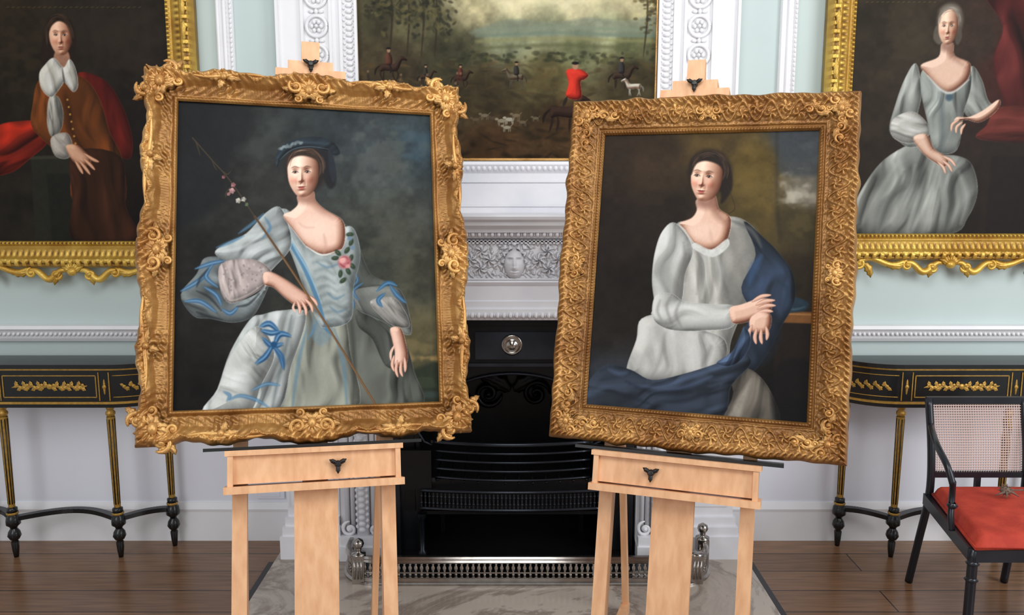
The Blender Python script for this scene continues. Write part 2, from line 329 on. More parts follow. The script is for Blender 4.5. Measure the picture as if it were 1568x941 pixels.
    p.cloth("338 404 386 398 414 416 404 438 376 456 350 464 336 440",(160,147,143),70,34,2.4,.28,20)
    for k in range(44): x=338+p.r.random()*70;y=402+p.r.random()*50;p.E(x,y,1.5,1.5,(190,178,172) if k%2 else (112,102,98),.5,1)
    p.S("338 440 352 460 378 452 402 436",3,(178,168,162),.6,2)
    for q in("298 412 322 404 342 400","276 446 298 434 318 418","282 462 306 462 330 478","312 440 330 452 338 468","340 474 352 480 364 470","324 406 314 424 332 440"): p.S(q,7,(48,88,124),.9,2.8);p.S(q,2.4,(130,160,180),.65,2)
    for q in("300 446 320 456 338 476","362 470 380 466 396 450","300 478 316 484 340 490","318 412 306 426 300 440"): p.S(q,4,(34,38,42),.7,3)
    p.form("402 420 414 417 436 428 458 443 472 454 474 464 466 470 452 468 436 457 418 441 404 436",sk,9)
    p.hand(("468 452 480 460 485 468","465 457 475 468 478 478","460 460 467 473 468 483","454 460 458 472 458 481"),4.2,sk);p.S("450 464 448 472 452 478",3.6,sk,1,1.3)
    p.S("388 332 430 392 470 452 520 530 580 627",3.2,(94,68,44),1,1.2,False);p.S("430 393 470 453 520 531 578 624",1,(156,118,78),.6,1,False)
    p.S("292 212 322 246 352 280 392 338",1.6,(66,54,40),1,1,False)
    for q in("296 216 300 226 304 240","322 246 326 256 330 262","338 262 346 268 352 262","352 286 344 296 344 304"): p.S(q,1.4,(66,56,42),.9,1)
    for x,y,r,c in((355,284,4,(156,104,106)),(353,293,5,(178,134,134)),(363,308,4.5,(168,162,150)),(371,306,4,(170,166,156)),(340,272,3,(130,82,84)),(376,314,3,(86,104,76)),(348,298,3,(156,112,110))):
        for t in range(5): p.E(x+r*.5*math.cos(t*1.26),y+r*.5*math.sin(t*1.26),r*.5,r*.4,np.array(c)*p.r.uniform(.75,1.15),.9,.8,t)
    p.E(467,258,32,39,(36,29,26),1,.4);p.P("486 230 500 228 510 256 512 282 502 290 492 270",(28,28,31),4)
    sk=(230,194,174)
    p.form("454 300 477 294 481 308 496 322 522 338 527 362 520 384 494 391 470 380 450 356 432 332 444 324 454 314",sk,15,2.2,True)
    p.S("476 296 484 314 506 334",12,(170,128,110),.5,10);p.E(466,302,17,11,(150,108,90),.85,1.2,.1)
    p.E(482,352,24,15,(238,208,190),.5,1.6);p.S("494 360 497 376 494 390",4,(186,144,126),.55,5);p.S("456 342 466 349 480 349",3,(196,156,138),.5,4);p.clip=None
    p.S("468 378 492 391 520 383",2.5,(214,214,208),.9,2)
    p.face(462,267,25,36,-.03,-.12,(230,194,172))
    p.P("436 258 438 240 458 232 482 235 491 262 482 247 462 240 445 244",(50,38,32),3);p.hairs(466,260,29,34,-2.7,.3,44,(78,58,46),1)
    p.cloth("420 242 426 228 446 216 478 211 504 217 518 234 510 240 494 232 464 228 440 234 428 246 422 258",(36,45,52),165,8,4,.3,R=9)
    p.S("422 244 436 228 462 220 500 222",4,(64,82,94),.4,4);p.S("426 246 444 231 470 226 500 230",1.4,(108,124,134),.6,1.6)
    for k in range(16): x=426+k*2.2;y=230-k*.75+p.r.uniform(-2,2);p.E(x,y,2.6,2,np.array((118,128,130))*p.r.uniform(.7,1.1),.8,1.1,k)
    p.P("500 232 507 240 512 266 508 280 502 266",(34,39,46),3)
    for x,y in((516,388),(530,384),(536,396),(532,416),(520,420),(536,372),(524,430),(534,360),(512,396),(538,408)): p.E(x,y,6,3.4,(36,50,36),.9,.7,x);p.E(x-1,y-1,3,1.4,(76,92,64),.6,.9,x)
    for x,y in((534,366),(538,380)): p.E(x,y,3.5,3.5,(100,120,140),.9,.8)
    p.E(526,402,10,10,(170,98,102),1,.5);p.E(523,399,5,5,(216,162,156),.9,1);p.S("519 404 526 409 533 402",2,(122,54,62),.8,1.8);p.E(531,408,4,3,(208,142,138),.8,.9);p.S("520 396 527 394 533 399",1.6,(140,70,76),.7,1.6)
    for q in("402 518 416 530 432 526","416 530 406 546 392 556","418 530 430 546 434 564","420 528 428 512 444 514","398 500 412 496 426 508","400 506 414 510 426 508"): p.S(q,9,(42,86,128),.92,2.6);p.S(q,2.6,(124,160,186),.7,2.4);p.S(pp(q)+np.array([1.5,3]),2,(22,50,82),.6,2.4)
    p.E(419,528,5,5,(32,70,108),1,.7)
    return p
# --- lady in white with blue cloak
def paint_B():
    p=Paint((928,207),(1256,200),(1236,648),(899,620),450,560)
    p.rbf([(945,225,(44,34,26)),(960,350,(33,26,22)),(920,480,(31,26,22)),(1000,250,(50,38,27)),(1100,215,(72,57,31)),(1160,250,(88,71,33)),(1165,330,(84,69,35)),(1215,215,(54,57,58)),(1240,290,(100,94,82)),(1225,345,(66,55,34)),(1230,420,(40,33,24)),(1220,520,(26,23,21)),(1215,600,(20,18,18)),(930,600,(42,46,52)),(1150,420,(48,41,30)),(1040,330,(37,29,23)),(990,420,(26,21,18))],3.4,4)
    p.P("1188 190 1270 190 1266 262 1200 268 1190 240",(56,60,64),9,.75)
    p.cloud(1230,292,34,22,(150,142,126),.85,71);p.cloud(1214,300,20,12,(176,168,152),.6,75);p.cloud(1240,226,30,20,(76,80,82),.5,79);p.cloud(1150,280,40,60,(98,80,40),.4,83)
    p.P("1190 322 1264 330 1258 380 1196 372",(52,45,30),14,.7);p.S("1190 200 1190 300 1194 370",4,(40,36,26),.5,7,False)
    p.P("1120 330 1180 330 1190 400 1180 430",(64,54,32),14,.5);p.cloud(1220,345,30,20,(84,72,42),.5,87)
    p.P("1180 476 1250 478 1248 496 1184 494",(108,70,38),2.5,1,False);p.P("1184 494 1248 496 1244 610 1186 610",(32,25,21),4,.8,False);p.S("1184 480 1246 482",2.5,(150,104,60),.8,2,False)
    p.P("1172 462 1200 452 1236 462 1230 476 1190 478",(34,48,58),3);p.S("1186 470 1214 474 1232 470",3,(66,88,100),.7,3)
    p.cloth("1036 345 1062 340 1120 332 1150 345 1166 372 1160 420 1140 470 1120 520 1110 560 1060 580 1030 560 1044 480 1020 400",(166,164,156),84,26,7,.24,60,R=26)
    p.P("1104 350 1150 346 1160 372 1152 420 1128 466 1100 460 1120 400",(106,104,98),14,.55)
    p.cloth("1140 340 1170 365 1190 385 1214 420 1216 462 1196 500 1176 540 1150 570 1120 560 1130 520 1150 480 1136 440 1158 390",(38,45,55),70,26,7,.5,60,tint=(.95,1.05,1.2))
    p.S("1166 392 1154 412 1148 436",12,(56,80,112),.7,7);p.S("1190 430 1206 444 1200 470",7,(38,52,64),.6,5);p.P("1150 500 1184 470 1196 520 1166 560",(27,31,38),8,.6);p.S("1120 338 1150 352 1166 378",7,(88,88,86),.7,5)
    p.cloth("984 488 1030 480 1060 500 1110 520 1108 560 1080 582 1010 584 966 578 962 560 976 520",(186,184,178),75,26,7,.26,60,R=20)
    p.cloth("1108 560 1150 566 1180 600 1190 650 1110 650 1124 600",(92,86,78),100,14,7,.38,50)
    p.P("1112 644 1150 580 1130 646",(152,146,134),6,.7);p.P("1190 560 1248 560 1244 655 1188 653",(20,19,19),10,.8)
    p.cloth("890 606 926 560 966 566 1000 582 1050 572 1100 556 1136 540 1150 556 1120 590 1090 645 890 640",(52,60,72),165,40,7,.45,80,tint=(.95,1.03,1.18))
    for q in("970 590 1010 592 1060 576 1110 560","1000 600 1050 592 1090 576","934 566 950 572 962 570"): p.S(q,7,(82,98,128),.5,6)
    for q in("960 584 1000 600 1060 600","1020 616 1060 610 1100 590","930 600 960 606 1000 620"): p.S(q,6,(28,32,40),.55,6)
    p.P("890 612 940 600 1000 626 1090 638 1090 650 890 640",(34,38,44),8,.5)
    p.cloth("1036 342 1016 354 1004 388 1000 430 1004 468 1000 482 1034 488 1046 456 1050 420 1062 380",(184,184,178),95,22,7,.22,60,R=18)
    p.S("1052 390 1040 430 1036 470",9,(98,96,90),.5,8)
    p.cloth("1006 452 1000 478 1008 496 1034 506 1080 506 1122 500 1126 470 1090 466 1050 462 1030 450",(192,192,186),8,24,6,.22,50,R=18)
    for q in("1030 452 1022 470 1030 496","1044 460 1036 480 1044 500","1012 460 1008 476 1014 490"): p.S(q,4,(112,110,106),.55,5)
    p.S("1120 470 1124 486 1120 500",4,(140,138,134),.8,2)
    for q in("1056 362 1064 400 1060 440","1078 384 1082 420 1076 456","1096 388 1104 420 1100 452"): p.S(q,7,(206,204,198),.45,6)
    for q in("1068 374 1072 410 1068 450","1090 386 1092 430 1088 460","1048 372 1052 404 1050 430"): p.S(q,5,(102,100,94),.45,6)
    p.S("1020 510 1012 550 1000 576",6,(108,108,104),.4,7);p.S("1090 530 1076 560",7,(108,106,102),.45,7)
    sk=(226,188,166)
    p.E(1088,263,33,34,(33,26,23),1,.35);p.P("1064 246 1080 234 1106 240 1120 262 1122 288 1112 306 1104 312 1102 290",(34,27,23),4);p.S("1112 280 1126 318 1112 334 1118 372",1.5,(50,38,30),.7,1.5)
    p.form("1068 306 1094 298 1102 320 1120 336 1112 372 1090 384 1068 376 1050 352 1042 342 1060 334 1068 322",sk,14,2.4,True)
    p.S("1092 304 1098 326 1116 344",12,(142,102,84),.6,10);p.E(1082,308,17,12,(138,98,82),.85,1.2);p.E(1076,354,22,13,(234,204,184),.5,1.6);p.S("1088 352 1092 374",4,(186,146,128),.4,5);p.clip=None
    p.P("1066 372 1090 382 1114 366 1116 378 1092 394 1062 380",(204,204,198),2,.9)
    p.face(1083,273,25,36,.1,-.22,(228,188,164))
    p.P("1057 262 1061 243 1080 234 1104 241 1112 266 1101 253 1082 247 1067 252 1060 268",(38,30,26),3);p.hairs(1088,262,29,30,-2.9,.7,44,(68,52,42),1)
    sk=(222,182,160)
    p.form("1118 472 1136 466 1160 458 1178 458 1182 470 1176 482 1158 488 1140 494 1122 494",sk,10)
    p.hand(("1152 462 1166 454 1180 452","1158 467 1172 461 1186 460","1160 473 1174 468 1187 468","1158 480 1172 476 1183 477"),5,(220,182,162))
    p.form("1150 486 1164 478 1180 482 1180 500 1172 510 1156 510 1148 500",sk,10)
    p.hand(("1152 498 1147 510 1148 521","1159 503 1156 516 1158 526","1166 504 1165 517 1167 526","1173 500 1175 511 1174 520"),5,(218,178,158))
    p.cloth("1140 500 1150 520 1140 545 1120 560 1098 556 1120 540 1132 520",(60,74,96),120,10,5,.4,30)
    return p
# --- gentleman (wall, left)
def paint_C():
    p=Paint((-72,-90),(262,-90),(262,368),(-72,368),340,450)
    p.rbf([(20,20,(42,34,24)),(200,20,(38,32,25)),(230,200,(26,21,18)),(20,120,(36,30,21)),(150,340,(30,18,13)),(20,330,(34,30,24)),(220,340,(22,18,16)),(120,-60,(36,30,24)),(-50,150,(26,22,18))],3,4)
    p.cloud(40,80,60,60,(54,44,30),.5,91);p.cloud(190,60,50,60,(46,38,30),.5,95)
    for k in range(26): p.S([(20+k*8,14+(k%3)*.5),(25+k*8,13)],1.4,(96,78,44),.5,1)
    p.P("38 238 104 234 104 368 34 368",(38,38,30),3,.9,False);p.S("36 238 104 236",5,(60,60,48),.7,3,False);p.P("60 262 100 262 100 368 60 368",(26,26,22),4,.8,False)
    p.cloth("120 112 160 120 186 160 198 210 190 240 160 220 150 170",(82,22,17),80,14,6,.5,50,tint=(1.1,.9,.8))
    p.cloth("-60 262 -20 196 30 182 74 186 66 214 40 236 0 262",(122,33,20),150,18,7,.5,50,tint=(1.05,.8,.7))
    p.cloth("60 122 92 112 130 118 152 150 164 200 180 240 176 310 100 306 100 240 70 220 44 190 48 158",(104,56,24),85,34,6,.36,60,tint=(1.1,.95,.7),R=24)
    p.cloth("104 230 178 236 180 312 196 368 96 368 98 300",(50,28,17),85,16,7,.45,50,tint=(1,.9,.8))
    for k in range(8): p.E(102+k*1.2,150+k*11,1.6,1.6,(180,130,64),.9,.8)
    p.cloth("74 148 88 146 94 170 88 196 74 206 68 186",(158,154,144),80,8,2.6,.3,20);p.cloth("72 208 96 200 104 218 96 238 76 234",(170,162,152),40,14,2.6,.3,16)
    sk=(210,162,130)
    p.form("94 220 110 218 124 230 130 238 130 246 120 250 110 248 100 238",sk,9)
    p.hand(("122 232 134 240 143 244","119 238 129 248 136 256","113 242 122 254 128 263","107 243 113 254 117 262"),4.2,sk)
    p.P("78 40 84 28 100 24 116 32 122 52 120 80 112 96 106 84 84 90 70 100 68 74",(36,26,21),4)
    p.P("90 78 108 78 110 96 98 106 86 96",(150,108,86),2)
    p.cloth("86 88 72 98 62 112 64 134 78 146 94 130 100 124 112 138 120 128 118 104 110 90 100 102",(192,188,176),70,20,3,.2,24,R=10);p.S("98 104 99 118 100 128",3,(60,50,40),.7,2)
    p.face(99,56,18,28,.02,-.02,(220,172,142),lip=(152,84,70))
    p.P("80 56 82 34 98 26 114 32 118 54 111 40 98 34 86 42",(36,26,21),2.4);p.hairs(98,60,22,36,-3.4,.3,44,(60,44,32))
    return p
# --- lady in silver (wall, right)
def paint_D():
    p=Paint((1302,-110),(1640,-110),(1640,357),(1302,357),340,450)
    p.rbf([(1320,10,(46,40,30)),(1400,60,(50,43,33)),(1330,200,(42,34,26)),(1320,340,(32,26,20)),(1500,60,(52,40,32)),(1550,80,(64,26,22)),(1540,260,(38,30,25)),(1540,340,(28,22,19)),(1620,100,(54,22,20)),(1440,-60,(50,42,34))],3,4)
    p.cloud(1380,70,60,60,(64,54,40),.5,91)
    for k in range(14): p.S([(1316+k*8,6),(1321+k*8,5)],1.3,(110,92,54),.5,1)
    p.cloth("1500 -20 1640 -40 1640 190 1560 180 1536 140 1520 90 1530 40",(70,26,24),70,22,9,.5,80)
    p.cloth("1518 188 1540 160 1640 170 1640 215 1510 210",(88,38,32),170,8,6,.4,40);p.P("1514 212 1640 216 1640 357 1520 357",(36,28,24),4,.8,False);p.P("1530 236 1600 236 1600 357 1530 357",(28,22,20),4,.8,False)
    D=(140,143,136)
    p.cloth("1408 216 1440 232 1478 236 1500 250 1512 290 1500 330 1470 357 1320 357 1316 320 1332 280 1362 240",(124,126,120),105,50,6.5,.42,70,R=24)
    for q in("1380 250 1350 300 1330 345","1410 250 1396 300 1380 340","1450 260 1452 300 1440 350","1480 260 1496 300 1490 340"): p.S(q,8,(176,178,170),.4,8)
    for q in("1394 260 1372 310 1360 350","1430 260 1424 300 1410 350","1468 260 1474 310 1466 350"): p.S(q,7,(56,58,54),.45,7)
    p.cloth("1400 96 1384 120 1372 160 1366 196 1384 214 1400 222 1422 214 1408 180 1412 140",D,95,22,5,.4,36)
    p.cloth("1370 180 1400 168 1424 186 1428 204 1400 216 1372 206",(170,168,160),20,16,3,.32,20)
    p.cloth("1486 100 1504 120 1516 150 1530 165 1510 180 1484 172 1476 140",D,60,18,4.5,.4,30)
    p.cloth("1410 108 1430 100 1480 100 1488 130 1480 170 1474 226 1440 226 1424 180 1412 140",(132,136,130),85,26,4,.38,40,R=18)
    p.S("1440 140 1448 180 1450 226",9,(78,90,92),.5,7);p.E(1456,146,6,6,(58,78,90),.9,.9)
    sk=(218,184,162)
    p.form("1404 208 1424 202 1438 224 1454 234 1462 244 1456 252 1442 246 1422 232",sk,9)
    p.hand(("1453 236 1466 242 1474 251","1452 242 1463 250 1469 259","1446 245 1455 253 1459 262"),3.8,sk)
    p.form("1466 186 1484 180 1506 184 1526 172 1536 158 1532 150 1510 166 1488 176 1470 176",sk,9)
    p.hand(("1474 180 1464 187 1463 197","1479 184 1471 191 1471 200","1484 187 1479 194 1479 202"),3.6,sk)
    p.form("1438 66 1455 66 1459 84 1484 96 1482 120 1462 138 1444 136 1420 114 1408 98 1434 86",sk,13,2.2,True)
    p.S("1453 70 1458 86 1476 100",8,(156,120,102),.6,7);p.E(1446,69,11,9,(140,104,88),.85,1.2);p.clip=None
    p.S("1420 114 1444 136 1462 138 1484 120",4,(196,196,190),.8,3)
    p.E(1448,33,20,26,(96,88,78),1,.4);p.E(1446,18,14,8,(124,116,104),.8,1);p.P("1428 40 1424 58 1434 68 1440 58",(88,80,70),3);p.P("1464 40 1468 56 1463 68 1458 60",(78,70,62),3)
    p.face(1446,42,16,26,-.02,-.05,(222,186,160));p.hairs(1447,36,18,23,-3.2,.2,40,(118,108,98))
    return p
# --- hunting landscape (overmantel)
def paint_E():
    p=Paint((549,-150),(1003,-150),(1003,246),(549,246),460,420)
    p.rbf([(570,20,(64,60,42)),(640,30,(84,80,56)),(570,-100,(80,84,78)),(700,-100,(150,150,130)),(735,16,(170,160,122)),(790,8,(222,210,166)),(880,8,(208,196,156)),(960,10,(160,150,114)),(790,-100,(200,196,170)),(980,-100,(150,156,150)),(840,45,(144,146,112)),(930,48,(146,148,114)),(780,58,(128,132,102)),(960,72,(98,100,68)),(880,76,(104,106,74)),(700,84,(62,60,42)),(600,100,(62,54,38)),(600,160,(54,40,30)),(740,140,(56,48,31)),(840,120,(80,72,44)),(960,120,(62,54,35)),(860,190,(66,47,28)),(620,215,(38,31,22)),(760,225,(62,44,27)),(960,215,(40,32,23))],4,6)
    p.P("735 -10 760 26 800 34 860 30 900 34 960 24 1003 28 1003 -80 735 -80",(208,198,156),16,.5);p.cloud(840,5,120,16,(226,216,176),.5,33);p.cloud(940,18,60,8,(150,140,112),.4,37)
    p.P("740 46 790 36 850 40 900 33 950 38 1003 32 1003 60 740 60",(118,126,110),5,.6)
    for y,c in((50,(120,132,112)),(58,(104,120,104)),(66,(132,130,88)),(76,(86,88,58))): p.S([(730,y+2),(800,y-1),(860,y-3),(930,y),(1003,y+2)],5,c,.6,4,False)
    r=np.random.default_rng(5)
    for x in(600,626,648,668,985): p.S([(x,-20),(x+3,30),(x-2,90)],3,(44,36,26),.8,2)
    for k in range(300):
        t=k%4;x=r.normal((590,622,648,672)[t],13);y=r.normal((12,24,6,34)[t],16);p.E(x,y,r.uniform(2,6),r.uniform(1.2,3.4),[(44,44,30),(76,72,46),(98,90,56),(34,34,26)][int(r.integers(4))],.6,1,r.uniform(0,3))
    for k in range(110):
        x=r.normal(990,12);y=r.normal(4,26);p.E(x,y,r.uniform(2,5),r.uniform(1.4,3),[(70,62,36),(92,82,46),(52,46,30)][k%3],.6,1)
    for k in range(420):
        x=r.uniform(549,1003);y=r.uniform(98,246);f=1-(y-92)/240;p.E(x,y,r.uniform(4,14),r.uniform(1.2,4),np.array([(42,35,23),(96,80,47),(70,56,33),(102,80,46)][k%4])*f,.35,1.2,r.normal(0,.3))
    for k in range(110):
        x=r.uniform(690,1003);y=r.normal(92,5);p.E(x,y,r.uniform(2,6),r.uniform(1.5,3.5),[(48,51,32),(78,77,46),(40,41,28)][k%3],.55,1)
    def horse(x,y,s,c,rc=None,f=1):
        c=np.array(c,float)
        for dx in(-8,-5,6,9): p.S([(x+dx*s,y+2*s),(x+(dx+r.uniform(-2,3))*s,y+9*s),(x+(dx+r.uniform(-3,3))*s,y+16*s)],2*s,c*.85,1,1)
        p.form([(x-11*s*f,y-3*s),(x-4*s*f,y-4*s),(x+6*s*f,y-4*s),(x+11*s*f,y-9*s),(x+15*s*f,y-13*s),(x+22*s*f,y-9*s),(x+21*s*f,y-7*s),(x+16*s*f,y-7*s),(x+12*s*f,y+2*s),(x+7*s*f,y+5*s),(x-4*s*f,y+4*s),(x-10*s*f,y+5*s)],c*1.2,5*s,1.2)
        p.S([(x-10*s*f,y-2*s),(x-15*s*f,y+3*s),(x-16*s*f,y+9*s)],2.4*s,c*.7,1,1)
        if rc is not None:
            p.form([(x-3*s,y-3*s),(x-3.5*s,y-13*s),(x,y-17*s),(x+4*s,y-13*s),(x+4*s,y-3*s)],np.array(rc)*1.15,4*s,1.2);p.S([(x+1*s,y-4*s),(x+3*s,y+2*s),(x+2*s,y+7*s)],2.2*s,(30,26,24),1,1);p.E(x+.5*s,y-19*s,2.0*s,2.4*s,(150,116,90),1,.5);p.E(x+.5*s,y-21.4*s,3.0*s,1.2*s,(24,20,18),1,.5)
    horse(705,122,.9,(50,36,27),(84,42,32));horse(652,120,.8,(54,42,32),(50,44,38));horse(596,106,1.3,(50,36,28),(78,48,38));horse(790,120,1.0,(84,76,60),(46,42,40),-1)
    horse(950,118,1.2,(48,37,28),(46,44,44));horse(970,134,.9,(160,154,140),None,-1);horse(862,172,1.9,(44,30,23))
    p.form("866 112 876 108 890 110 900 118 894 124 888 128 890 150 878 154 866 148 870 130",(204,52,36),9,1.6);p.E(880,105,4.2,4.6,(160,122,96),1,.5);p.E(880,100,5.5,2.4,(24,20,18),1,.5);p.S("868 150 862 164",5,(36,30,26),1,1.5);p.S("884 124 882 148",3,(130,30,22),.6,3)
    def dog(x,y,s,c,f=1):
        c=np.array(c,float);p.E(x,y,6*s,2.6*s,c,1,.5);p.E(x+7*s*f,y-2.4*s,2.6*s,1.6*s,c,1,.5)
        for dx in(-5,-3,3,5): p.S([(x+dx*s,y+1*s),(x+(dx+r.uniform(-1,1))*s,y+7*s)],1.3*s,c*.9,1,.8)
        p.S([(x-5*s*f,y-1*s),(x-9*s*f,y-5*s)],1.1*s,c,1,.8)
    for x,y,s,c in((742,178,1,(110,98,78)),(756,182,1,(78,64,48)),(768,186,1.1,(134,124,102)),(780,184,1.1,(160,152,134)),(790,178,1,(112,96,74)),(728,184,.9,(88,74,56)),(776,196,1,(142,134,112)),(800,188,.9,(98,84,64)),(640,196,1,(80,68,50)),(700,188,.9,(74,62,46)),(820,182,.8,(96,86,66))): dog(x,y,s,c,1 if (int(x)%2) else -1)
    for k in range(18):
        x=r.uniform(560,720);y=r.uniform(114,150);p.S([(x,y),(x+1,y+12)],4,[(74,42,32),(52,45,37),(84,70,52),(40,36,34)][k%4],.7,2.4);p.E(x,y-3,1.8,2,(120,94,74),.8,.8)
    return p

# ------------------------------------------------------------ gilt frames
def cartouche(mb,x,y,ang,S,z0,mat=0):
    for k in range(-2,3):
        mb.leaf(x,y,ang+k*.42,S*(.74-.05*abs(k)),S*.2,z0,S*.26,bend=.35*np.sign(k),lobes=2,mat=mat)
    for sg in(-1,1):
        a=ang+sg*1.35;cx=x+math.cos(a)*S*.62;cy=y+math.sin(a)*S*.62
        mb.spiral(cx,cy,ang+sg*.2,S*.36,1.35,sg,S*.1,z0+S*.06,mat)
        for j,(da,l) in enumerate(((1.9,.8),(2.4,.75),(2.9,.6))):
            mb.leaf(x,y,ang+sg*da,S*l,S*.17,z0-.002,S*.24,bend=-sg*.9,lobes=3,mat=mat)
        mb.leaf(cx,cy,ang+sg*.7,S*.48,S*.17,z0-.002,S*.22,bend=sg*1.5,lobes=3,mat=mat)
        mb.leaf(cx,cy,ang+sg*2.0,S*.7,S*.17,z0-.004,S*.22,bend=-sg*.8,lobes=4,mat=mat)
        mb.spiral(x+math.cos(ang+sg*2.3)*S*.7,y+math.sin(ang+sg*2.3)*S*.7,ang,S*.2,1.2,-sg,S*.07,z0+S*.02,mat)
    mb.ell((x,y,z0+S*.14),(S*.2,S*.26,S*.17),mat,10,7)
def carved_frame(mb,W,H,fw,style,mat=0,res=.0026):
    Wi,Hi=W-2*fw,H-2*fw
    for (al,ou,L,off) in(((1,0),(0,-1),Wi,Hi/2),((1,0),(0,1),Wi,Hi/2),((0,1),(-1,0),Hi,Wi/2),((0,1),(1,0),Hi,Wi/2)):
        al=np.array(al,float);ou=np.array(ou,float)
        n=int((L+2*fw)/res);m=int(fw/res)+1
        xn,t=np.meshgrid(np.linspace(-1,1,n),np.linspace(0,1,m),indexing='ij')
        x=xn*(L/2+t*fw);hl=L/2+fw;c=(L/2+t*fw)-abs(x);q=t*fw
        if style=='A':
            wave=.012*np.exp(-(x/.11)**2)+.006*np.exp(-((abs(x)-hl*.52)/.05)**2)-.014*np.exp(-((abs(x)-hl*.3)/.06)**2)-.012*np.exp(-((abs(x)-hl*.72)/.05)**2)+.002*np.sin(x*120)
            h=np.interp(t,[0,.05,.1,.16,.2,.5,.64,.72,.84,.94,1],[.014,.024,.022,.010,.010,.024,.044,.05,.058,.046,0])
            orn=.5*np.exp(-((t-.07)/.035)**2)*(1+np.cos(2*pi*x/.011))*.004
            ph=2*pi*x/.075
            yc=.8+.07*np.sin(ph);orn+=.010*np.exp(-((t-yc)/.05)**2)*(.6+.4*np.cos(2*pi*x/.0125+t*20))
            z1=np.exp(-((abs(x)-hl*.5)/.045)**2)+np.exp(-(x/.1)**2)+np.exp(-(c/.1)**2)
            orn+=np.clip(z1,0,1)*.011*np.clip(np.sin(2*pi*x/.03+np.sin(t*9)*2)*np.sin(t*14+x*40),-.4,1)*np.interp(t,[.15,.3,.9,1],[0,1,1,0])
            orn+=.0014*np.cos(2*pi*x/.009)*np.exp(-((t-.42)/.16)**2)*(1-np.clip(z1,0,1))
            fl=.52
        elif style=='B':
            wave=.007*np.exp(-(x/.1)**2)+.002*np.sin(x*70)+.006*np.exp(-((abs(x)-hl*.5)/.03)**2)
            h=np.interp(t,[0,.04,.08,.13,.18,.24,.5,.7,.8,.9,.96,1],[.01,.02,.022,.014,.024,.022,.034,.04,.052,.05,.036,0])
            lam=.088;ys=.50*fw;orn=0*x
            for k in range(-18,19):
                xk=lam/4+k*lam/2;sg=1 if k%2==0 else -1
                yk=ys-sg*.08*fw;rr=np.hypot(x-xk,q-yk)/.021;th=np.arctan2(q-yk,x-xk)
                orn=np.maximum(orn,.013*np.clip(1-rr**2,0,1)**.6*(.5+.5*np.cos(5*th+sg*rr*3.2)))
            yc=ys+.22*fw*np.sin(2*pi*x/lam)
            orn=np.maximum(orn,.009*np.exp(-((q-yc)/.0035)**2))
            orn+=.003*np.clip(vnoise(x*1000+500,q*1000,7,9)+vnoise(x*1000+100,q*1000,4,8),-.5,1)*np.interp(t,[.1,.2,.8,.9],[0,1,1,0])
            orn+=.004*np.exp(-((t-.06)/.03)**2)*np.cos(2*pi*x/.01)+.006*np.exp(-((t-.85)/.07)**2)*np.cos(2*pi*x/.02+(t-.85)*30)
            orn*=np.interp(t,[0,.02,.92,1],[1,1,1,0]);fl=.40
        else:
            wave=0*x
            h=np.interp(t,[0,.05,.12,.2,.3,.55,.65,.72,.9,1],[.01,.022,.02,.012,.02,.03,.05,.052,.046,0])
            orn=.004*np.exp(-((t-.08)/.05)**2)*np.cos(2*pi*x/.018)+.006*np.exp(-((t-.8)/.1)**2)*np.sign(np.cos(2*pi*x/.034))*.7+.003*np.exp(-((t-.45)/.1)**2)*np.cos(2*pi*x/.026);fl=.6
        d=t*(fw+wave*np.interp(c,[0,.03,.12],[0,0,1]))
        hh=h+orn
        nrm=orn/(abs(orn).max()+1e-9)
        col=np.clip(fl+.6*nrm+.35*np.interp(t,[0,.3,.8],[.3,0,.6]),.14,1)  # gilding patina plus painted recess shade: hollows darker, raised carving brighter
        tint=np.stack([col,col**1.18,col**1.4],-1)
        P=np.zeros(x.shape+(3,));P[...,:2]=x[...,None]*al+(off+d)[...,None]*ou;P[...,2]=hh
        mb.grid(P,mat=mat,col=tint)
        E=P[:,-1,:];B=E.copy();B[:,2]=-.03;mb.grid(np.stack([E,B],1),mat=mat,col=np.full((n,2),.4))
    mb.box(-Wi/2-.02,Wi/2+.02,-Hi/2-.02,Hi/2+.02,-.03,-.004,2)
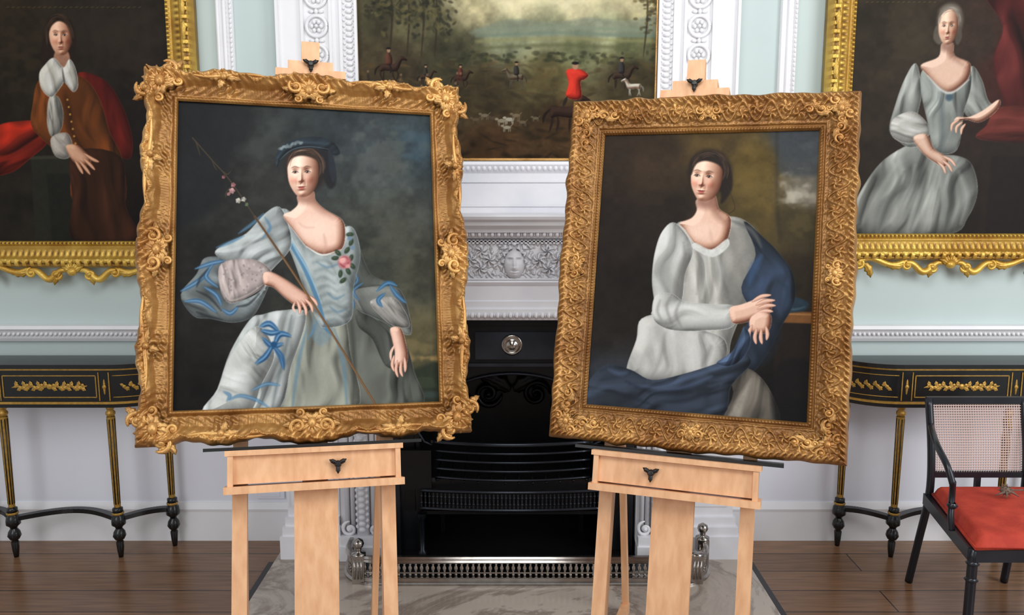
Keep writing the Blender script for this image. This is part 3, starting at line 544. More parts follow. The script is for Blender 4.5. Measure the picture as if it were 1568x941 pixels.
def make_painting(name,T,W,H,fw,style,p,gold=None):
    mb=MB();mb.T=T
    carved_frame(mb,W,H,fw,style)
    Wi,Hi=W-2*fw+.006,H-2*fw+.006
    P=np.stack([(p.U-.5)*Wi,(p.Vv-.5)*Hi,np.full(p.U.shape,.006)],-1)
    mb.grid(P,mat=1,col=p.colors())
    if style in'AB':
        S=.08 if style=='A' else .052;i=fw*.5
        zz=.045 if style=='A' else .05
        for sx in(-1,1):
            for sy in(-1,1):
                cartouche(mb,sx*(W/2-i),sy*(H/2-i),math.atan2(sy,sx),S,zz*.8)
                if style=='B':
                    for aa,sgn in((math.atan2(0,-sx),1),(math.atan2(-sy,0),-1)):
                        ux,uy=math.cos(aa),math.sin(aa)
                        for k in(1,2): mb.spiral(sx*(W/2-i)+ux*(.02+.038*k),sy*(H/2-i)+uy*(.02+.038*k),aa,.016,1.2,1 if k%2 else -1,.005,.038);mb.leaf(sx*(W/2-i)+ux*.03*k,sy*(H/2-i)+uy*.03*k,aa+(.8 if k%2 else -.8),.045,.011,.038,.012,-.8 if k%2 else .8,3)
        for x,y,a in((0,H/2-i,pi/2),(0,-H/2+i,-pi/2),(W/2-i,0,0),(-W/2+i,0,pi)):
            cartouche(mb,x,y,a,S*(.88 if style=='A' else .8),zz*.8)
        if style=='A':
            for f in(-1,1):
                for x,y,a in((f*W*.26,H/2-i*.6,pi/2),(f*W*.26,-H/2+i*.6,-pi/2),(W/2-i*.6,f*H*.25,0),(-W/2+i*.6,f*H*.25,pi)):
                    mb.leaf(x,y,a,.03,.016,.05,.014,0,1);mb.leaf(x,y,a+1.3,.055,.014,.048,.012,.8,3);mb.leaf(x,y,a-1.3,.055,.014,.048,.012,-.8,3);mb.leaf(x,y,a+2.6,.04,.012,.046,.01,.4,3);mb.ell((x,y,.06),(.011,.012,.01),0,8,6)
                for g in(-1,1):
                    q=np.linspace(0,1,20)
                    xs=f*(.12+(W/2-.25)*q);ys=g*(H/2-fw*.24+.008*np.sin(q*2*pi));mb.tube(np.stack([xs,ys,.052+0*q],-1),.006*np.sin(pi*np.clip(q,.06,.94))+.002,6)
                    ys=f*(.12+(H/2-.25)*q);xs=g*(W/2-fw*.24+.008*np.sin(q*2*pi));mb.tube(np.stack([xs,ys,.052+0*q],-1),.006*np.sin(pi*np.clip(q,.06,.94))+.002,6)
    else:
        yb=-H/2
        for k in range(-3,4): mb.leaf(0,yb-.012,pi/2+k*.38,.055,.013,.035,.018,0,1)
        mb.ell((0,yb-.014,.045),(.022,.018,.014),0,10,6)
        for sg in(-1,1):
            q=np.linspace(0,1,40)
            P=np.stack([sg*(.03+.16*q),yb-.008-.028*np.sin(q*pi)+.012*np.sin(q*3*pi),np.full(40,.03)],-1);mb.tube(P,.010+.006*np.sin(q*pi),6)
            mb.spiral(sg*.075,yb-.026,0 if sg<0 else pi,.024,1.2,sg,.009,.028);mb.spiral(sg*.185,yb-.018,pi/2,.022,1.2,-sg,.009,.028)
            mb.leaf(sg*.05,yb-.006,-pi/2+sg*.9,.08,.018,.03,.016,-sg*.8,3);mb.leaf(sg*.19,yb-.010,-pi/2+sg*1.2,.1,.018,.03,.016,sg*.7,4)
            P=np.stack([sg*(.2+.2*q),yb-.002-.014*np.sin(q*pi*2),np.full(40,.03)],-1);mb.tube(P,.010+.004*np.sin(q*pi),6)
            mb.spiral(sg*.40,yb-.014,pi/2,.024,1.2,sg,.009,.028);mb.leaf(sg*.38,yb-.006,-pi/2-sg*.9,.08,.018,.03,.016,sg*.8,3);mb.leaf(sg*.43,yb-.006,-pi/2+sg*1.0,.1,.018,.03,.016,sg*.7,4)
            for yy in(-.3,0,.3): mb.leaf(sg*(W/2-.03),yy,pi/2,.1,.012,.048,.012,0,4);mb.leaf(sg*(W/2-.03),yy,-pi/2,.1,.012,.048,.012,0,4)
        for k in range(-5,6): mb.leaf(k*.09,yb+.035,0,.05,.012,.045,.012,0,2);mb.leaf(k*.09,yb+.035,pi,.05,.012,.045,.012,0,2)
    return mb.obj(name,[gold,M_canvas,M_back])
def pose(r1,r2,o):
    r1=np.array(r1,float);r1/=np.linalg.norm(r1);r2=np.array(r2,float);r2-=r1*np.dot(r1,r2);r2/=np.linalg.norm(r2)
    T=np.eye(4);T[:3,0]=r1;T[:3,1]=r2;T[:3,2]=np.cross(r1,r2);T[:3,3]=o;return T
def wallT(x,z,y=-.034): return pose((1,0,0),(0,0,1),(x,y,z))
WA,HA=1.03,1.205;WB,HB=.945,1.178
TA0=pose((.965,.259,-.034),(-.053,.297,.953),(-1.131,-1.30,.87))
TB0=pose((.9455,-.3234,.004),(.0778,.2406,.9677),(.131,-.957,.796))
def shift(T,u,v,n=0):
    S=T.copy();S[:3,3]=T[:3,3]+T[:3,0]*u+T[:3,1]*v+T[:3,2]*n;return S
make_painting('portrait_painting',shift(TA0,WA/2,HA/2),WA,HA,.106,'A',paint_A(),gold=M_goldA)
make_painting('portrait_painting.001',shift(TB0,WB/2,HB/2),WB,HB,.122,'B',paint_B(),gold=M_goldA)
make_painting('portrait_painting.002',wallT(-1.94,1.405+.64),.93+.24,1.28+.24,.12,'C',paint_C(),gold=M_goldC)
make_painting('portrait_painting.003',wallT(1.93,1.438+.65),.93+.24,1.30+.24,.12,'C',paint_D(),gold=M_goldC)
pe=paint_E();mb=MB();mb.T=wallT(-.022,1.757+.56,-.014)
mb.grid(np.stack([(pe.U-.5)*1.29,(pe.Vv-.5)*1.12,np.full(pe.U.shape,.004)],-1),mat=1,col=pe.colors())
mb.box(-.645,.645,-.56,.56,-.011,.003,2)
for a in(-1,1): mb.bar((a*.643,-.56,.006),(a*.643,.56,.006),.006,.008,(0,0,1),0)
mb.bar((-.64,-.556,.008),(.64,-.556,.008),.01,.01,(0,0,1),0)
mb.obj('landscape_painting',[M_goldA,M_canvas,M_back])

# ------------------------------------------------------------ room
mb=MB()
for b in((-3.6,-.56,0,.12,0,3.2),(.56,3.6,0,.12,0,3.2),(-.56,.56,0,.12,1.1,3.2)): mb.box(*b)
mb.obj('wall_back',[M_wall])
m=bpy.data.materials.new('floorboards');m.use_nodes=True;nt=m.node_tree;N=nt.nodes;L=nt.links;b=N['Principled BSDF']
tc=N.new('ShaderNodeTexCoord');br=N.new('ShaderNodeTexBrick');br.offset=.37;br.inputs['Scale'].default_value=1
br.inputs['Brick Width'].default_value=2.4;br.inputs['Row Height'].default_value=.17;br.inputs['Mortar Size'].default_value=.003
br.inputs['Color1'].default_value=(*lin((156,116,84)),1);br.inputs['Color2'].default_value=(*lin((128,94,68)),1);br.inputs['Mortar'].default_value=(*lin((30,20,16)),1)
L.new(tc.outputs['Object'],br.inputs['Vector'])
mp=N.new('ShaderNodeMapping');mp.inputs['Scale'].default_value=(1.5,22,1);L.new(tc.outputs['Object'],mp.inputs[0])
n=N.new('ShaderNodeTexNoise');n.inputs['Scale'].default_value=3;n.inputs['Detail'].default_value=7;L.new(mp.outputs[0],n.inputs['Vector'])
mx=N.new('ShaderNodeMix');mx.data_type='RGBA';mx.blend_type='MULTIPLY';mx.inputs[0].default_value=.8
cr_=N.new('ShaderNodeValToRGB');cr_.color_ramp.elements[0].position=.3;cr_.color_ramp.elements[0].color=(.45,.43,.41,1);cr_.color_ramp.elements[1].position=.7
L.new(n.outputs['Fac'],cr_.inputs[0]);L.new(br.outputs['Color'],mx.inputs[6]);L.new(cr_.outputs[0],mx.inputs[7]);L.new(mx.outputs[2],b.inputs['Base Color']);b.inputs['Roughness'].default_value=.24
M_floor=m
mb=MB();mb.box(-3.6,3.6,-4.6,.5,-.06,0);mb.obj('floor',[M_floor])
m=bpy.data.materials.new('hearth_marble');m.use_nodes=True;nt=m.node_tree;N=nt.nodes;L=nt.links;b=N['Principled BSDF']
tc=N.new('ShaderNodeTexCoord');n1=N.new('ShaderNodeTexNoise');n1.inputs['Scale'].default_value=1.6;n1.inputs['Detail'].default_value=9;n1.inputs['Roughness'].default_value=.65;n1.inputs['Distortion'].default_value=1.6;L.new(tc.outputs['Object'],n1.inputs['Vector'])
r=N.new('ShaderNodeValToRGB');e=r.color_ramp.elements;e[0].position=.28;e[0].color=(*lin((154,140,130)),1);e[1].position=.72;e[1].color=(*lin((188,174,160)),1)
for ps,c in((.44,(182,168,156)),(.5,(146,132,122)),(.55,(190,178,166))): k=e.new(ps);k.color=(*lin(c),1)
L.new(n1.outputs['Fac'],r.inputs[0]);L.new(r.outputs[0],b.inputs['Base Color']);b.inputs['Roughness'].default_value=.16;M_hearth=m
mb=MB();mb.box(-1.05,1.04,-1.5,-.001,0,.006,0);mb.box(-1.075,-1.052,-1.53,-.26,0,.004,1);mb.box(1.042,1.065,-1.53,-.26,0,.004,1);mb.box(-1.075,1.065,-1.53,-1.502,0,.004,1)
mb.box(-.66,.79,-.44,-.001,.0055,.009,1);mb.box(-.54,.55,-.001,.33,0,.009,1)
mb.obj('hearth_slab',[M_hearth,M_slate])
for nm,xa,xb in(('left',-3.6,-1.02),('right',1.01,3.6)):
    mb=MB();mb.box(xa,xb,-.018,-.0005,.15,.84);mb.obj('trim_dado_'+nm,[M_dado])
    mb=MB();mb.mould([(-.0005,1.025),(-.05,1.025),(-.055,1.01),(-.045,1.0),(-.035,.985),(-.03,.965),(-.02,.95),(-.0005,.95)],xa,xb)
    x=xa+.01
    while x<xb: mb.ell((x,-.04,.985),(.008,.008,.008),0,6,4);x+=.021
    mb.obj('trim_rail_'+nm,[M_white])
    mb=MB();mb.mould([(-.0005,.185),(-.024,.185),(-.03,.17),(-.036,.155),(-.032,.14),(-.034,.0),(-.0005,0)],xa,xb);mb.obj('baseboard_'+nm,[M_white])
for i,xc in enumerate((-1.235,1.19)):
    mb=MB();mb.box(xc-.037,xc+.037,-.012,-.0005,1.03,3.2)
    for d in(-.028,0,.028): mb.tube([(xc+d,-.014,1.03),(xc+d,-.014,3.2)],.009 if d==0 else .007,8)
    z=1.04
    while z<2.7: mb.ell((xc+.028,-.022,z),(.006,.006,.008),0,6,4);z+=.02
    mb.obj('trim_panel_%d'%(i+1),[M_white])
for i,xc in enumerate((-.835,.80)):
    mb=MB();w=.17
    mb.box(xc-w,xc+w,-.03,-.0005,1.535,3.0)
    inner=1 if xc<0 else -1
    for d in(-.168,-.06,.06,.105,.168): mb.box(xc+d*inner-.006,xc+d*inner+.006,-.045,-.03,1.535,3.0)
    cx=xc
    z=1.6
    while z<2.75:
        th=np.linspace(0,2*pi,20,endpoint=False)
        ring=np.stack([cx+.043*np.cos(th),-.036+0*th,z+.043*np.sin(th)],-1)
        mb.tube(np.vstack([ring,ring[:1]]),.008,6,caps=False)
        for k in range(6): mb.ell((cx+.02*math.cos(k*pi/3),-.036,z+.02*math.sin(k*pi/3)),(.010,.009,.010),0,6,5)
        mb.ell((cx,-.04,z),(.008,.01,.008))
        for sg in(-1,1): mb.ell((cx+sg*.02,-.034,z+.06),(.014,.008,.008),0,6,5)
        mb.ell((cx,-.036,z+.06),(.01,.01,.012),0,6,5)
        z+=.12
    z=1.54
    while z<2.75:
        xx=xc+.138*inner;mb.ell((xx,-.034,z),(.016,.012,.009),0,8,5);mb.ell((xx-.02,-.034,z+.012),(.005,.008,.005),0,6,4);mb.ell((xx+.02,-.034,z+.012),(.005,.008,.005),0,6,4);z+=.024
    mb.obj('trim_pilaster_%d'%(i+1),[M_white])

# ------------------------------------------------------------ chimneypiece
mb=MB();X0,X1=-1.0,.985;Y0=-.0005
mb.mould([(Y0,1.752),(-.05,1.752),(-.055,1.738),(-.045,1.725),(-.04,1.712),(-.03,1.70),(Y0,1.70)],-.664,.624)
x=-.65
while x<.62: mb.ell((x,-.045,1.722),(.010,.010,.011),0,8,5);x+=.024
mb.box(-.664,.624,-.03,Y0,1.53,1.70);mb.bar((-.6,-.034,1.665),(.56,-.034,1.665),.006,.008);mb.bar((-.6,-.034,1.56),(.56,-.034,1.56),.006,.008)
mb.mould([(Y0,1.53),(-.31,1.53),(-.315,1.522),(-.31,1.51),(-.295,1.50),(-.29,1.485),(-.265,1.47),(-.26,1.455),(-.235,1.45),(-.23,1.43),(-.2,1.425),(Y0,1.425)],X0-.07,X1+.07)
def eggs(y,z,r,pitch,xa,xb):
    x=xa
    while x<xb:
        mb.ell((x,y,z),(r*.8,r,r*1.1),0,8,6);mb.ell((x+pitch/2,y,z),(r*.25,r*.7,r*.9),0,5,4);x+=pitch
eggs(-.245,1.447,.011,.027,X0,X1)
x=X0
while x<X1: mb.box(x,x+.009,-.222,-.2,1.405,1.422);x+=.017
mb.box(X0,X1,-.2,Y0,1.245,1.425)
mb.mould([(Y0,1.25),(-.225,1.25),(-.23,1.243),(-.222,1.232),(-.215,1.225),(-.215,1.165),(-.222,1.16),(-.222,1.135),(-.235,1.128),(-.235,1.10),(-.225,1.08),(-.2,1.078),(Y0,1.078)],X0+.2,X1-.2)
eggs(-.237,1.102,.012,.027,X0+.21,X1-.2)
nx,nz=280,116;x,z=np.meshgrid(np.linspace(-.215,.215,nx),np.linspace(-.083,.083,nz),indexing='ij')
h=np.clip(np.sin(x*150+np.sin(z*90)*2.2)*np.sin(z*120+np.cos(x*80)*2.0),0,1)*.012+.008*np.clip(vnoise(x*1000+400,z*1000+200,9,4)*2,0,1)
for sg in(-1,1):
    for (a,b_) in((.105,.0),(.14,.038),(.145,-.035),(.185,.004)):
        rr=np.hypot(x-sg*a,z-b_)/.033;th=np.arctan2(z-b_,(x-sg*a)*sg);h=np.maximum(h,.022*np.clip(1-rr**2,0,1)**.6*(.45+.55*np.cos(6*th+rr*4)))
rad=np.hypot(x/.078,(z-.004)/.080);th=np.arctan2(z-.004,x)
h=np.where(rad<1,np.maximum(h,.036*np.clip(1-rad**4,0,1)*(.45+.55*np.sin(rad*15+np.sin(th*9)*1.8))),h)
K=1.25;fm=(x/(.036*K))**2+((z+.014)/(.052*K))**2
X_=x/K;Z_=(z+.002)/K
def f2(x0,z0,sx,sz): return np.exp(-((X_-x0)/sx)**2-((Z_-z0)/sz)**2)
fc=np.clip(1-fm,0,1)**.5*.042
fc+=.016*f2(0,-.010,.0055,.016)+.009*f2(0,-.022,.009,.005)-.014*f2(-.014,.004,.009,.006)-.014*f2(.014,.004,.009,.006)+.008*f2(-.014,.003,.005,.003)+.008*f2(.014,.003,.005,.003)+.007*f2(0,-.037,.010,.003)-.007*f2(0,-.0325,.010,.0018)+.006*f2(0,-.046,.009,.006)+.005*f2(-.014,.014,.010,.003)+.005*f2(.014,.014,.010,.003)
h=np.where(fm<1,np.maximum(fc,.010),h)
edge=np.clip(np.minimum(.215-abs(x),.083-abs(z))/.006,0,1);h=np.where(edge<1,.016,h)
P=np.stack([x+.01,-.206-h,1.335+z],-1);cc=np.clip(.46+h*36,.42,1);cc=np.where(fm<1,np.clip(.82+.18*(h-.02)/.02,.64,1),cc);mb.grid(P,col=cc)  # shade of the carving put into the marble colour, deep parts darker
mb.box(-.225,.245,-.208,-.19,1.248,1.42)
for sx in(-1,1):
    for k in range(5):
        mb.T=wallT(0,0,-.2);mb.leaf(sx*(.3+k*.08),1.33,pi/2*(1 if k%2 else -1)*.6,.07,.02,0,.012,1,3);mb.spiral(sx*(.33+k*.1),1.335,0,.035,1.3,sx,.007,0);mb.T=None
for sx in(-1,1):
    c=-.0075
    def xx(a): return c+sx*a
    def bx(a,b_,*r): mb.box(min(xx(a),xx(b_)),max(xx(a),xx(b_)),*r)
    bx(.76,.99,-.2,Y0,0.006,1.25);bx(.78,.97,-.21,-.2,.24,1.2)
    bx(.56,.76,-.19,Y0,0.006,1.25)
    bx(.75,1.02,-.24,Y0,0.006,.11);bx(.755,1.01,-.23,Y0,.11,.15);bx(.76,1.0,-.215,Y0,.15,.19)
    bx(.56,.755,-.26,Y0,0.006,.07);bx(.565,.75,-.25,Y0,.07,.11)
    cx=xx(.655)
    for d in(-.07,-.045,.045,.07): mb.tube([(cx+d,-.2,.11),(cx+d,-.2,.6),(cx+d,-.22,1.05)],.011,8)
    mb.tube([(cx,-.2,.11),(cx,-.205,.6),(cx,-.225,1.05)],.03,12)
    z=.14
    while z<1.05: mb.ell((cx,-.232-.02*max(0,z-.6),z),(.016,.012,.013),0,8,6);mb.ell((cx-.022,-.222,z+.013),(.009,.01,.01),0,6,5);mb.ell((cx+.022,-.222,z+.013),(.009,.01,.01),0,6,5);z+=.028
    for d in(-.058,.058):
        mb.T=wallT(cx+d,.14,-.215);mb.spiral(0,0,pi/2,.035,1.3,1 if d<0 else -1,.009,0);mb.T=None
    mb.lathe([(0,0),(.07,0),(.075,.012),(.06,.02),(.05,.03),(0,.03)],(cx,-.2,1.05),16)
mb.obj('fireplace_mantel',[M_marble])

# register stove
mb=MB();zf=.0095
mb.box(-.54,-.50,-.185,.33,zf,1.075,0);mb.box(.50,.54,-.185,.33,zf,1.075,0);mb.box(-.54,.54,.33,.35,zf,1.075,1);mb.box(-.54,.54,-.185,.33,1.05,1.075,1)
mb.box(-.50,.50,-.17,-.15,.87,1.05,1)
mb.box(-.16,.19,-.18,-.168,.90,1.02,0);mb.box(-.5,.5,-.182,-.17,.868,.882,0)
mb.T=pose((1,0,0),(0,0,1),(.0,-.182,.965));mb.lathe([(0,0),(.044,0),(.046,.006),(.036,.008),(.033,.004),(.022,.006),(.018,.012),(0,.016)],(0,0,0),28,2);mb.T=None
for sx in(-1,1):
    a,b_=sorted((sx*.42,sx*.5));mb.box(a,b_,-.15,-.13,zf,.87,0)
    a,b_=sorted((sx*.41,sx*.425));mb.box(a,b_,-.17,-.13,zf,.87,1);mb.bar((sx*.46,-.156,.2),(sx*.46,-.156,.8),.05,.01,(0,1,0),1)
th=np.linspace(0,pi,24);V=[]
for t in th: V+= [(.36*math.cos(t),-.1,.62+.2*math.sin(t)),(.41*math.cos(t),-.1,.87)]
mb.raw(V,[[2*k,2*k+1,2*k+3,2*k+2] for k in range(23)],1,smooth=False)
th=np.linspace(0,pi,30);mb.tube(np.stack([.36*np.cos(th),-.105+0*th,.62+.2*np.sin(th)],-1),.008,6,0)
mb.T=wallT(0,.62,.31)
for sg in(-1,1):
    mb.spiral(sg*.12,0,0,.07,1.5,sg,.014,0,1);mb.spiral(sg*.24,-.06,0,.05,1.5,-sg,.012,0,1);mb.leaf(0,0,pi/2-sg*.7,.2,.04,0,.02,-sg*.8,4,1)
mb.T=None
mb.obj('fireplace_insert',[M_steel,M_iron,M_bright])
mb=MB()
for i,z in enumerate((.535,.495,.455,.415,.375)):
    q=np.linspace(-1,1,20);mb.tube(np.stack([q*.345,-.20-.05*(1-q**2),z+.0*q],-1),.010 if i==0 else .006,6,0)
for i in range(12):
    q=-1+2*i/11;mb.tube([(q*.33,-.2-.05*(1-q*q)*.9,.36),(q*.33,.1,.36)],.006,6,1)
for sx in(-1,1):
    mb.bar((sx*.35,-.2,.2),(sx*.35,-.2,.60),.022,.022);mb.lathe([(0,0),(.016,.0),(.01,.01),(.02,.025),(.018,.04),(0,.05)],(sx*.35,-.2,.6),12)
    mb.bar((sx*.35,-.2,.36),(sx*.35,.15,.36),.02,.02);mb.bar((sx*.35,-.2,.535),(sx*.35,.15,.535),.014,.014)
    mb.tube([(sx*.35,-.2,.52),(sx*.385,-.2,.535),(sx*.41,-.19,.57),(sx*.40,-.18,.6)],.006,6)
    mb.bar((sx*.40,-.2,zf),(sx*.40,-.2,.32),.03,.02);mb.box(min(sx*.355,sx*.49),max(sx*.355,sx*.49),-.215,-.19,.32,.5,1)
    mb.lathe([(.02,0),(.022,.02),(.012,.03),(.012,.17),(.02,.18),(.02,.2)],(sx*.40,-.21,zf),12)
for z in(.318,.236):
    q=np.linspace(-1,1,24);mb.tube(np.stack([q*.405,-.215-.03*(1-q**2),z+0*q],-1),.008,6,0)
for i in range(46):
    q=-1+2*i/45;x=q*.4;y=-.215-.03*(1-q*q);mb.bar((x,y,.236),(x,y,.318),.006,.004,(0,1,0),0);mb.ell((x,y,.29),(.007,.003,.008),0,6,4);mb.ell((x,y,.26),(.007,.003,.008),0,6,4)
mb.box(-.4,.4,-.2,.1,.2,.215,1);mb.box(-.36,.36,-.19,-.18,.22,.36,1)
for sx in(-1,1): mb.bar((sx*.33,.05,zf),(sx*.33,.05,.36),.02,.02,(0,1,0),1)
mb.obj('fire_grate',[M_steel,M_iron])

def fender_path(n=160):
    xl,xr,yf,yb,r=-.70,.83,-.46,-.275,.13;pts=[(xl,yb)]
    for t in np.linspace(pi,1.5*pi,14): pts.append((xl+r+r*math.cos(t),yf+r+r*math.sin(t)))
    for t in np.linspace(1.5*pi,2*pi,14): pts.append((xr-r+r*math.cos(t),yf+r+r*math.sin(t)))
    pts.append((xr,yb));p=np.array(pts);s=np.r_[0,np.cumsum(np.linalg.norm(np.diff(p,axis=0),axis=1))]
    q=np.linspace(0,s[-1],n);return np.stack([np.interp(q,s,p[:,0]),np.interp(q,s,p[:,1])],-1),s[-1]
fp,fl=fender_path()
mb=MB()
def sweep(prof,mat=0):
    t=np.gradient(fp,axis=0);t/=np.linalg.norm(t,axis=1)[:,None];nn=np.stack([t[:,1],-t[:,0]],-1)
    P=np.array([[(*(fp[i]+nn[i]*a),z) for a,z in prof] for i in range(len(fp))]);mb.grid(P,cv=True,mat=mat,smooth=False)
sweep([(-.02,.0062),(.024,.0062),(.024,.014),(.014,.02),(.012,.034),(.018,.04),(-.012,.04)])
sweep([(-.008,.098),(.012,.098),(.016,.104),(.01,.112),(.014,.118),(.008,.126),(-.008,.126)])
sweep([(-.006,.052),(.006,.052),(.006,.058),(-.006,.058)])
fq,_=fender_path(int(fl/.0235))
for (x,y) in fq: mb.lathe([(.003,.04),(.008,.045),(.004,.052),(.004,.058),(.009,.07),(.0095,.078),(.004,.088),(.007,.094),(.003,.099)],(x,y,0),8)
for (x,y) in((-.64,-.445),(.77,-.445),(.83,-.29)):
    mb.bar((x,y,.0062),(x,y,.128),.05,.05,(0,1,0))
    for d in(-.014,0,.014): mb.tube([(x+d,y-.026,.03),(x+d,y-.026,.11)],.005,6)
    if y<-.4 and x>0: mb.lathe([(.03,.128),(.03,.136),(0,.14)],(x,y,0),12);continue
    mb.lathe([(.03,.128),(.03,.134),(.012,.138),(.010,.146),(.014,.150),(.010,.154),(.020,.162),(.024,.175),(.020,.188),(.008,.196),(0,.2)],(x,y,0),16)
mb.obj('fire_fender',[M_bright])

# ------------------------------------------------------------ console tables
def gold_flowers(mb,cx,z,y,w,n):
    mb.T=wallT(cx,z,y)
    for sg in(-1,1):
        for k in range(n):
            x=sg*(.01+k*w/n);mb.leaf(x,0,(.9 if k%2 else -.9) if sg>0 else pi+(.9 if k%2 else -.9),.028,.008,.0,.002,.6*sg,2,1,.9)
            mb.leaf(x,0,0 if sg>0 else pi,.03,.004,0,.002,.3*(-1)**k,1,1,.9)
            mb.ell((x+sg*.008,.006*(-1)**(k//2),0),(.009,.009,.002),1,8,5)
    mb.ell((0,0,0),(.014,.014,.003),1,10,5);mb.T=None
def console(name,xc):
    mb=MB()
    def outline(hw,d):
        pts=[]
        for t in np.linspace(0,pi/2,12): pts.append((xc+(hw-.26)+.26*math.cos(t),-d*math.sin(t)))
        for t in np.linspace(pi/2,pi,12): pts.append((xc-(hw-.26)+.26*math.cos(t),-d*math.sin(t)))
        return pts
    def off(p,yb=-.058): return [(x,min(y,yb)) for x,y in p]
    mb.prism(off(outline(.52,.255)),.874,.892,0);mb.prism(off(outline(.51,.245)),.865,.874,1);mb.prism(off(outline(.50,.235)),.72,.865,0);mb.prism(off(outline(.506,.241)),.715,.725,1);mb.prism(off(outline(.506,.241)),.70,.714,0)
    yf=-.2365;legs=[(-.235,-.20),(.235,-.20),(-.43,-.085),(.43,-.085)]
    for z in(.745,.84): mb.box(xc-.20,xc+.20,yf-.001,yf+.002,z-.002,z+.002,1)
    for x in(-.2,.2): mb.box(xc+x-.002,xc+x+.002,yf-.001,yf+.002,.745,.84,1)
    for sg in(-1,1):
        for d in(.213,.257): mb.box(xc+sg*d-.002,xc+sg*d+.002,yf-.002,yf+.006,.73,.855,1)
        mb.ell((xc+sg*.235,yf+.001,.79),(.006,.003,.035),1,8,6);mb.ell((xc+sg*.235,yf,.79),(.01,.003,.01),1,8,6)
        for zz in(.745,.84):
            P=[(xc+sg*((.5-.26)+.262*math.cos(t)),-.237*math.sin(t),zz) for t in np.linspace(pi/2-.12,.45,14)];mb.tube(P,.0022,5,1)
        for k,t in enumerate(np.linspace(pi/2-.3,.7,9)):
            px_,py_=xc+sg*(.24+.262*math.cos(t)),-.2375*math.sin(t);tx=np.array((-sg*.262*math.sin(t),-.2375*math.cos(t),0));tx/=np.linalg.norm(tx)
            mb.T=pose(tx*(-sg),(0,0,1),(px_,py_,.79))
            mb.leaf(0,0,.9 if k%2 else -.9,.026,.007,0,.002,.5,2,1,.9);mb.leaf(0,0,pi+(.9 if k%2 else -.9),.022,.006,0,.002,.5,2,1,.9)
            if k%2==0: mb.ell((0,0,0),(.009,.009,.002),1,8,5)
            mb.T=None
    gold_flowers(mb,xc,.792,yf-.001,.14,9)
    for lx,ly in legs:
        x=xc+lx;y=ly
        mb.lathe([(0,.70),(.017,.70),(.017,.685),(.012,.68),(.02,.67),(.02,.66),(.013,.65)],(x,y,0),12,1)
        P=[];k=20;th=np.linspace(0,2*pi,k,endpoint=False)
        for z,r in((.65,.0165),(.5,.0155),(.3,.0135),(.235,.0125)): P.append([(x+(r+(.0015 if j%2 else -.0015))*math.cos(t),y+(r+(.0015 if j%2 else -.0015))*math.sin(t),z) for j,t in enumerate(th)])
        mb.grid(np.array(P),cv=True,mat=1)
        for j in range(0,8): t=j*pi/4;mb.tube([(x+.016*math.cos(t),y+.016*math.sin(t),.64),(x+.0125*math.cos(t),y+.0125*math.sin(t),.25)],.0028,5,0)
        mb.lathe([(.012,.235),(.022,.23),(.022,.215),(.015,.205),(.027,.19),(.03,.17),(.03,.155),(.018,.145),(.014,.135)],(x,y,0),14,0)
        mb.lathe([(.024,.212),(.026,.207),(.024,.202)],(x,y,0),14,1)
        mb.lathe([(.014,.135),(.024,.12),(.028,.10),(.02,.085),(.012,.08),(.017,.07),(.014,.03),(.010,.0),(0,0)],(x,y,0),12,0)
    def curve(a,b_,dip):
        q=np.linspace(0,1,20);a=np.array(a);b_=np.array(b_)
        P=a[None]*(1-q)[:,None]+b_[None]*q[:,None];P[:,1]+=dip*np.sin(pi*q)
        for i in range(19): mb.bar((P[i,0],P[i,1],.18),(P[i+1,0],P[i+1,1],.18),.03,.02,(0,0,1),0)
    curve((xc-.235,-.20),(xc+.235,-.20),.10)
    for sg in(-1,1): curve((xc+sg*.235,-.2),(xc+sg*.43,-.085),.03)
    mb.obj(name,[M_black,M_goldp])
console('console_table',-1.99);console('console_table.001',1.935)

